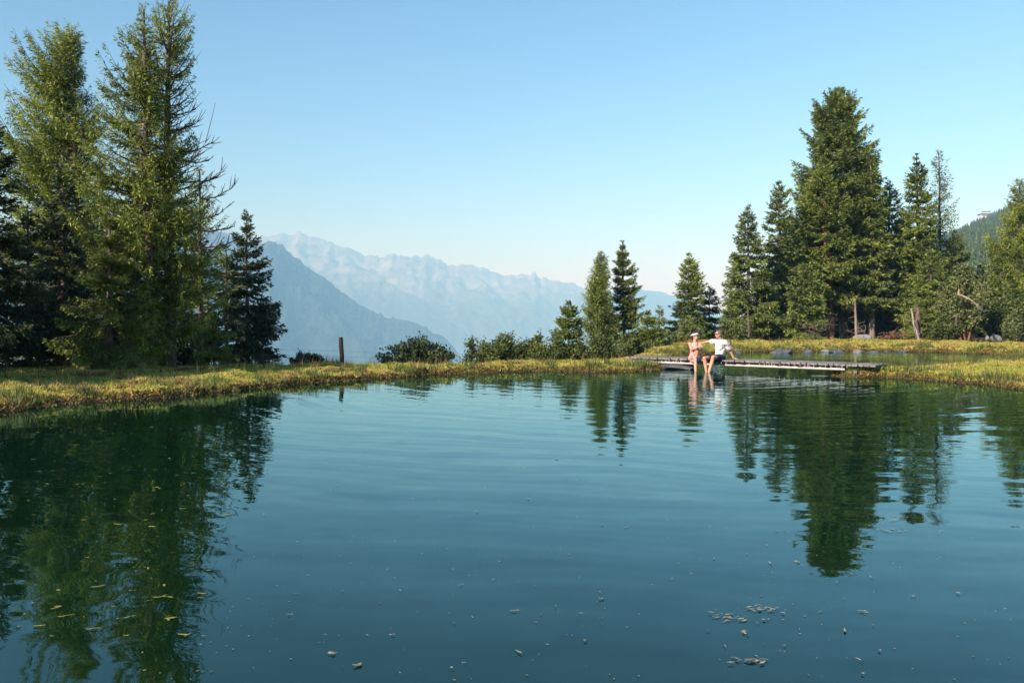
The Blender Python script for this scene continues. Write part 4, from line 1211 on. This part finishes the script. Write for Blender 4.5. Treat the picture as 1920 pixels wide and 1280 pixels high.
S = Solid()
for k in range(24):
    a0, a1 = 2 * PI * k / 24, 2 * PI * (k + 1) / 24
    S.cap(P(math.cos(a0) * .072, -.012 + math.sin(a0) * .086, .058 + .026 * math.sin(a0)), P(math.cos(a1) * .072, -.012 + math.sin(a1) * .086, .058 + .026 * math.sin(a1)), .028, .028)
S.obj('headband', M_head, woman, .007, 3)
lens_glasses(P, q, .95, woman)
S = Solid(); S.cap(P(-.020, .083, -.062), P(.020, .083, -.062), .006, .006); S.obj('mouth', M_lips, woman, .003, 1)

# shoes left on the deck
def shoe(label, c, rz, mat):
    r = empty('shoe', c, label, 'shoe', 'shoes left on the bridge beside the woman', rz)
    S = Solid(); S.cap((-.10, 0, .035), (.02, 0, .035), .036, .040); S.cap((.02, 0, .030), (.11, 0, .025), .040, .030, .8, (0, 1, 0)); S.cap((-.09, 0, .05), (-.04, 0, .075), .035, .034)
    S.obj('upper', mat, r, .007, 2)
    S = Solid(); S.cap((-.10, 0, .008), (.12, 0, .008), .042, .042, .22, (0, 1, 0)); S.obj('sole', M_head, r, .006, 1)
M_pinkshoe = cloth_mat('pink_shoe_fabric', (.62, .26, .28))
p = bd(2.05, -.55, DECK + .002); shoe('black shoe lying on the bridge left of the woman', p, R(20), M_shorts)
p = bd(2.27, -.50, DECK + .002); shoe('pink shoe lying on the bridge right beside the woman', p, R(-30), M_pinkshoe)

# ------------------------------------------------------------------ grass (nobody could count it)
M_grass, n, b, o = new_mat('grass_blades')
a = N(n, 'ShaderNodeAttribute', attribute_name='v')
n1 = noise(n, .9, 5, .6); n2 = noise(n, 5, 3, .6)
nn = mth(n, 'ADD', mth(n, 'ADD', mth(n, 'MULTIPLY', n1, .5), mth(n, 'MULTIPLY', n2, .35)), mth(n, 'MULTIPLY', a.outputs['Fac'], .15))
gc = ramp(n, nn, [(.36, (.10, .16, .025)), (.43, (.23, .30, .04)), (.49, (.37, .40, .075)), (.545, (.54, .50, .16)), (.61, (.42, .30, .075)), (.66, (.22, .27, .04))])
n.links.new(gc, b.inputs['Base Color']); b.inputs['Roughness'].default_value = .6; b.inputs['Specular IOR Level'].default_value = .2
t = N(n, 'ShaderNodeBsdfTranslucent'); n.links.new(gc, t.inputs[0])
mx = N(n, 'ShaderNodeMixShader'); mx.inputs[0].default_value = .3
n.links.new(b.outputs[0], mx.inputs[1]); n.links.new(t.outputs[0], mx.inputs[2]); n.links.new(mx.outputs[0], [x for x in n.nodes if x.type == 'OUTPUT_MATERIAL'][0].inputs[0])
M_sedge = foliage_mat('brown_sedge', (.035, .024, .012), (.22, .18, .05), .2, 1.5)

M_heath = foliage_mat('heath', (.06, .05, .02), (.33, .16, .07), .2, 1.5)
def blades(name, label, X, Y, Hh, Wd, hgt, lean, mat, seed, per=3, var=None):
    rng = np.random.default_rng(seed)
    m = len(X) * per
    x = np.repeat(X, per) + rng.normal(size=m) * .02; y = np.repeat(Y, per) + rng.normal(size=m) * .02; z = np.repeat(Hh, per) - .01
    h = np.repeat(hgt, per) * (.6 + .7 * rng.random(m)); wd = Wd * (.7 + .6 * rng.random(m)) * (1 + y / 40)
    a = rng.random(m) * PI; la = rng.random(m) * 2 * PI; ln = lean * h * (.3 + rng.random(m))
    P0 = np.stack([x - np.cos(a) * wd, y - np.sin(a) * wd * .5, z], 1); P1 = np.stack([x + np.cos(a) * wd, y + np.sin(a) * wd * .5, z], 1)
    P2 = np.stack([x + np.cos(la) * ln, y + np.sin(la) * ln, z + h], 1)
    V = np.stack([P0, P1, P2], 1).reshape(-1, 3)
    va = np.repeat(rng.random(m), 3)
    o = mesh_obj(name, V, np.arange(m * 3).reshape(m, 3), mat, attr=va)
    return tag(o, label, kind='stuff')
rng = np.random.default_rng(5)
Xs = []; Ys = []
def sample(x0, x1, y0, y1, dens):
    k = int((x1 - x0) * (y1 - y0) * dens)
    return x0 + rng.random(k) * (x1 - x0), y0 + rng.random(k) * (y1 - y0)
for reg in ((-14, 6, 12, 30, 620), (6, 24, 14, 34, 480), (3, 27, 33, 50, 330)):
    x, y = sample(*reg); Xs.append(x); Ys.append(y)
X = np.concatenate(Xs); Y = np.concatenate(Ys)
vis = np.abs(X) < Y * .66 + 1.0
X, Y = X[vis], Y[vis]
H, D, E_ = ground_h(X, Y)
k = (D > .02) & (E_ < 1.4) & (H > .04)
k &= rng.random(len(X)) < np.where(D > 6, .45, 1)
X, Y, H, D = X[k], Y[k], H[k], D[k]
tuft = fbm(X * 2.2, Y * 2.2, 77, 3)
blades('grass', 'short mossy yellow green grass covering the pond banks', X, Y, H, .010, .026 + .075 * np.clip(tuft - .38, 0, 1) ** 1.0 * 2, 1.1, M_grass, 1, 3)
# taller dry stalks
k = rng.random(len(X)) < .012
blades('grass_stalks', 'scattered tall dry grass stalks on the banks', X[k], Y[k], H[k], .005, .16 + .16 * rng.random(k.sum()), .35, M_sedge, 2, 4)
k = (fbm(X * 1.1 + 9, Y * 1.1, 55, 4) > .63) & (rng.random(len(X)) < .22)
blades('heath_plants', 'low reddish brown heath plants in patches on the banks', X[k], Y[k], H[k], .014, .05 + .06 * rng.random(k.sum()), .7, M_heath, 12, 5)
k = (D < .8) & (fbm(X * 1.7 + 3, Y * 1.7, 66, 3) > .56) & (rng.random(len(X)) < .25)
blades('rush_tufts', 'dark green rush tufts near the edge of the banks', X[k], Y[k], H[k], .007, .12 + .12 * rng.random(k.sum()), .45, M_shrub, 13, 5)
# overhanging sedge along the waterline
x, y = sample(-14, 24, 12, 44, 900)
H, D, E_ = ground_h(x, y)
k = (D > -.03) & (D < .20) & (np.abs(x) < y * .66 + 1)
blades('sedge_fringe', 'brown sedge hanging over the edge of the banks at the waterline', x[k], y[k], np.maximum(H[k], .0), .010, .035 + .035 * rng.random(k.sum()), 1.1, M_sedge, 3, 3)

# ------------------------------------------------------------------ floating leaves
M_leaf_g = foliage_mat('floating_green_leaf', (.08, .10, .02), (.22, .24, .05), .1, 1.0)
M_leaf_b = foliage_mat('floating_pale_leaf', (.13, .13, .09), (.34, .33, .25), .1, 1.0)
def leaf_mesh(name, L_, W_, seed, mat, ragged=.2):
    rs = np.random.default_rng(seed); k = 12
    V = [(0, 0, .006)]
    for i in range(k):
        a = 2 * PI * i / k
        q_ = 1 + rs.normal() * ragged
        V.append((math.cos(a) * L_ / 2 * q_, math.sin(a) * W_ / 2 * q_ * (1 - .25 * math.cos(a)), .004 + .004 * rs.random()))
    F = [(0, 1 + i, 1 + (i + 1) % k) for i in range(k)]
    me = bpy.data.meshes.new(name); me.from_pydata(V, [], F); me.materials.append(mat)
    a = me.attributes.new('v', 'FLOAT', 'POINT'); a.data.foreach_set('value', rs.random(len(V)).astype(np.float32))
    return me
LG = [leaf_mesh('floating_leaf', .15, .036, i, M_leaf_g, .28) for i in range(4)]
LB = [leaf_mesh('floating_leaf', .060, (.007, .022, .014, .03, .009)[i], i + 9, M_leaf_b, .5) for i in range(5)]
def put(me, px, py, rz, s, label, group):
    o = bpy.data.objects.new('floating_leaf', me); C.objects.link(o)
    p = on(px, py, 0.0); o.location = (p.x, p.y, 0.002); o.rotation_euler = (0, 0, rz); o.scale = (s, s, 1)
    tag(o, label, 'floating leaf', group)
rng = np.random.default_rng(15)
LABG = 'long narrow yellow green pond leaf floating on the dark reflection of the larches'
k = 0
while k < 110:
    px = rng.normal(255, 120); py = 775 + 420 * rng.random() ** 1.5
    if not (5 < px < 440): continue
    put(LG[k % 4], px, py, rng.normal() * .7, .16 + .42 * rng.random() ** 2, LABG, 'green leaves floating in the reflection of the larches'); k += 1
LABB = 'small pale dry leaf floating on the open blue green water'
k = 0
clus = [(830 + rng.random() * 900, 800 + rng.random() * 450) for _ in range(26)]
while k < 150:
    if rng.random() < .5:
        c_ = clus[rng.integers(len(clus))]; px, py = c_[0] + rng.normal() * 45, c_[1] + rng.normal() * 14
    else: px, py = 420 + rng.random() * 1500, 790 + 480 * rng.random()
    if py > 1275: continue
    s = .18 + .62 * rng.random() ** 3
    put(LB[k % 5], px, py, rng.random() * PI, s * (1 if py > 900 else 1.3), LABB, 'pale dry leaves floating on the open water'); k += 1
# specks and pollen: far too many to count
m = 1100
px = 20 + rng.random(m) * 1890; py = 770 + 505 * rng.random(m)
ck = vnoise(px / 130, py / 40, 8) > rng.random(m) * .55 + .35; px, py = px[ck], py[ck]; m = len(px)
ce = np.array([list(on(a_, b_, 0)) for a_, b_ in zip(px, py)])
VV = []; s = .002 + .005 * rng.random(m) ** 2; an = rng.random(m) * PI
dx = np.stack([np.cos(an), np.sin(an), an * 0], 1) * s[:, None] * 1.6; dy = np.stack([-np.sin(an), np.cos(an), an * 0], 1) * s[:, None] * .7
ce[:, 2] = .004
V = np.stack([ce - dx, ce - dy, ce + dx, ce + dy], 1).reshape(-1, 3)
o = mesh_obj('floating_debris', V, np.arange(m * 4).reshape(m, 4), M_leaf_b, attr=np.repeat(rng.random(m), 4))
tag(o, 'fine plant specks drifting on the pond surface', kind='stuff')
# algae mats
def mat_patch(label, px, py, w_, h_, seed):
    rs = np.random.default_rng(seed); c = on(px, py, 0); kx = c.y / FPX; ky = c.y ** 2 / (EYE * FPX)
    m = 30
    pp = np.stack([rs.normal(size=m) * w_ / 2.6 * kx, rs.normal(size=m) * h_ / 2.6 * ky, np.linspace(.004, .012, m)], 1)
    an = rs.normal(size=m) * .5; sz = .004 + .013 * rs.random(m) ** 2
    dx = np.stack([np.cos(an), np.sin(an), an * 0], 1) * sz[:, None] * 1.5; dy = np.stack([-np.sin(an), np.cos(an), an * 0], 1) * sz[:, None] * .5
    V = np.stack([pp - dx, pp - dy, pp + dx, pp + dy], 1).reshape(-1, 3)
    o = mesh_obj('algae_patch', V, np.arange(m * 4).reshape(m, 4), M_leaf_b, attr=np.repeat(rs.random(m), 4)); o.location = c
    tag(o, label, kind='stuff')
mat_patch('pale algae streak right of the tip of the huge spruce reflection', 1665, 993, 70, 14, 1)
mat_patch('thin algae veil above the pale streak', 1680, 972, 60, 12, 2)
mat_patch('faint brown algae film in the dark spruce reflection', 1690, 852, 90, 10, 3)
mat_patch('small ragged pale algae clump below right of the spruce reflection', 1435, 1143, 40, 10, 4)
mat_patch('faint algae veil left of the pale clump', 1370, 1158, 50, 14, 5)
mat_patch('thin algae film near the lower right of the water', 1400, 1240, 50, 8, 6)

# ------------------------------------------------------------------ haze
M_haze = bpy.data.materials.new('haze'); M_haze.use_nodes = True
n = M_haze.node_tree; n.nodes.clear()
out = n.nodes.new('ShaderNodeOutputMaterial'); pv = n.nodes.new('ShaderNodeVolumePrincipled')
pv.inputs['Color'].default_value = (.23, .55, .93, 1)
pv.inputs['Absorption Color'].default_value = (.83, .76, 1, 1)
pv.inputs['Density'].default_value = 2.25e-4
pv.inputs['Anisotropy'].default_value = -0.2
n.links.new(pv.outputs[0], out.inputs['Volume'])
X0, X1, Y0, Y1, Z0, Z1 = -31000, 31000, -31000, 31000, -830, 1330
V = [(x, y, z) for z in (Z0, Z1) for x, y in ((X0, Y0), (X1, Y0), (X1, Y1), (X0, Y1))]
o = mesh_obj('haze', V, [(3, 2, 1, 0), (4, 5, 6, 7), (0, 1, 5, 4), (1, 2, 6, 5), (2, 3, 7, 6), (3, 0, 4, 7)], M_haze)
tag(o, 'pale blue mountain haze', kind='stuff')
if 0: print('FOLIAGE FACES', TOTAL[0], 'OBJECTS', len(bpy.data.objects))
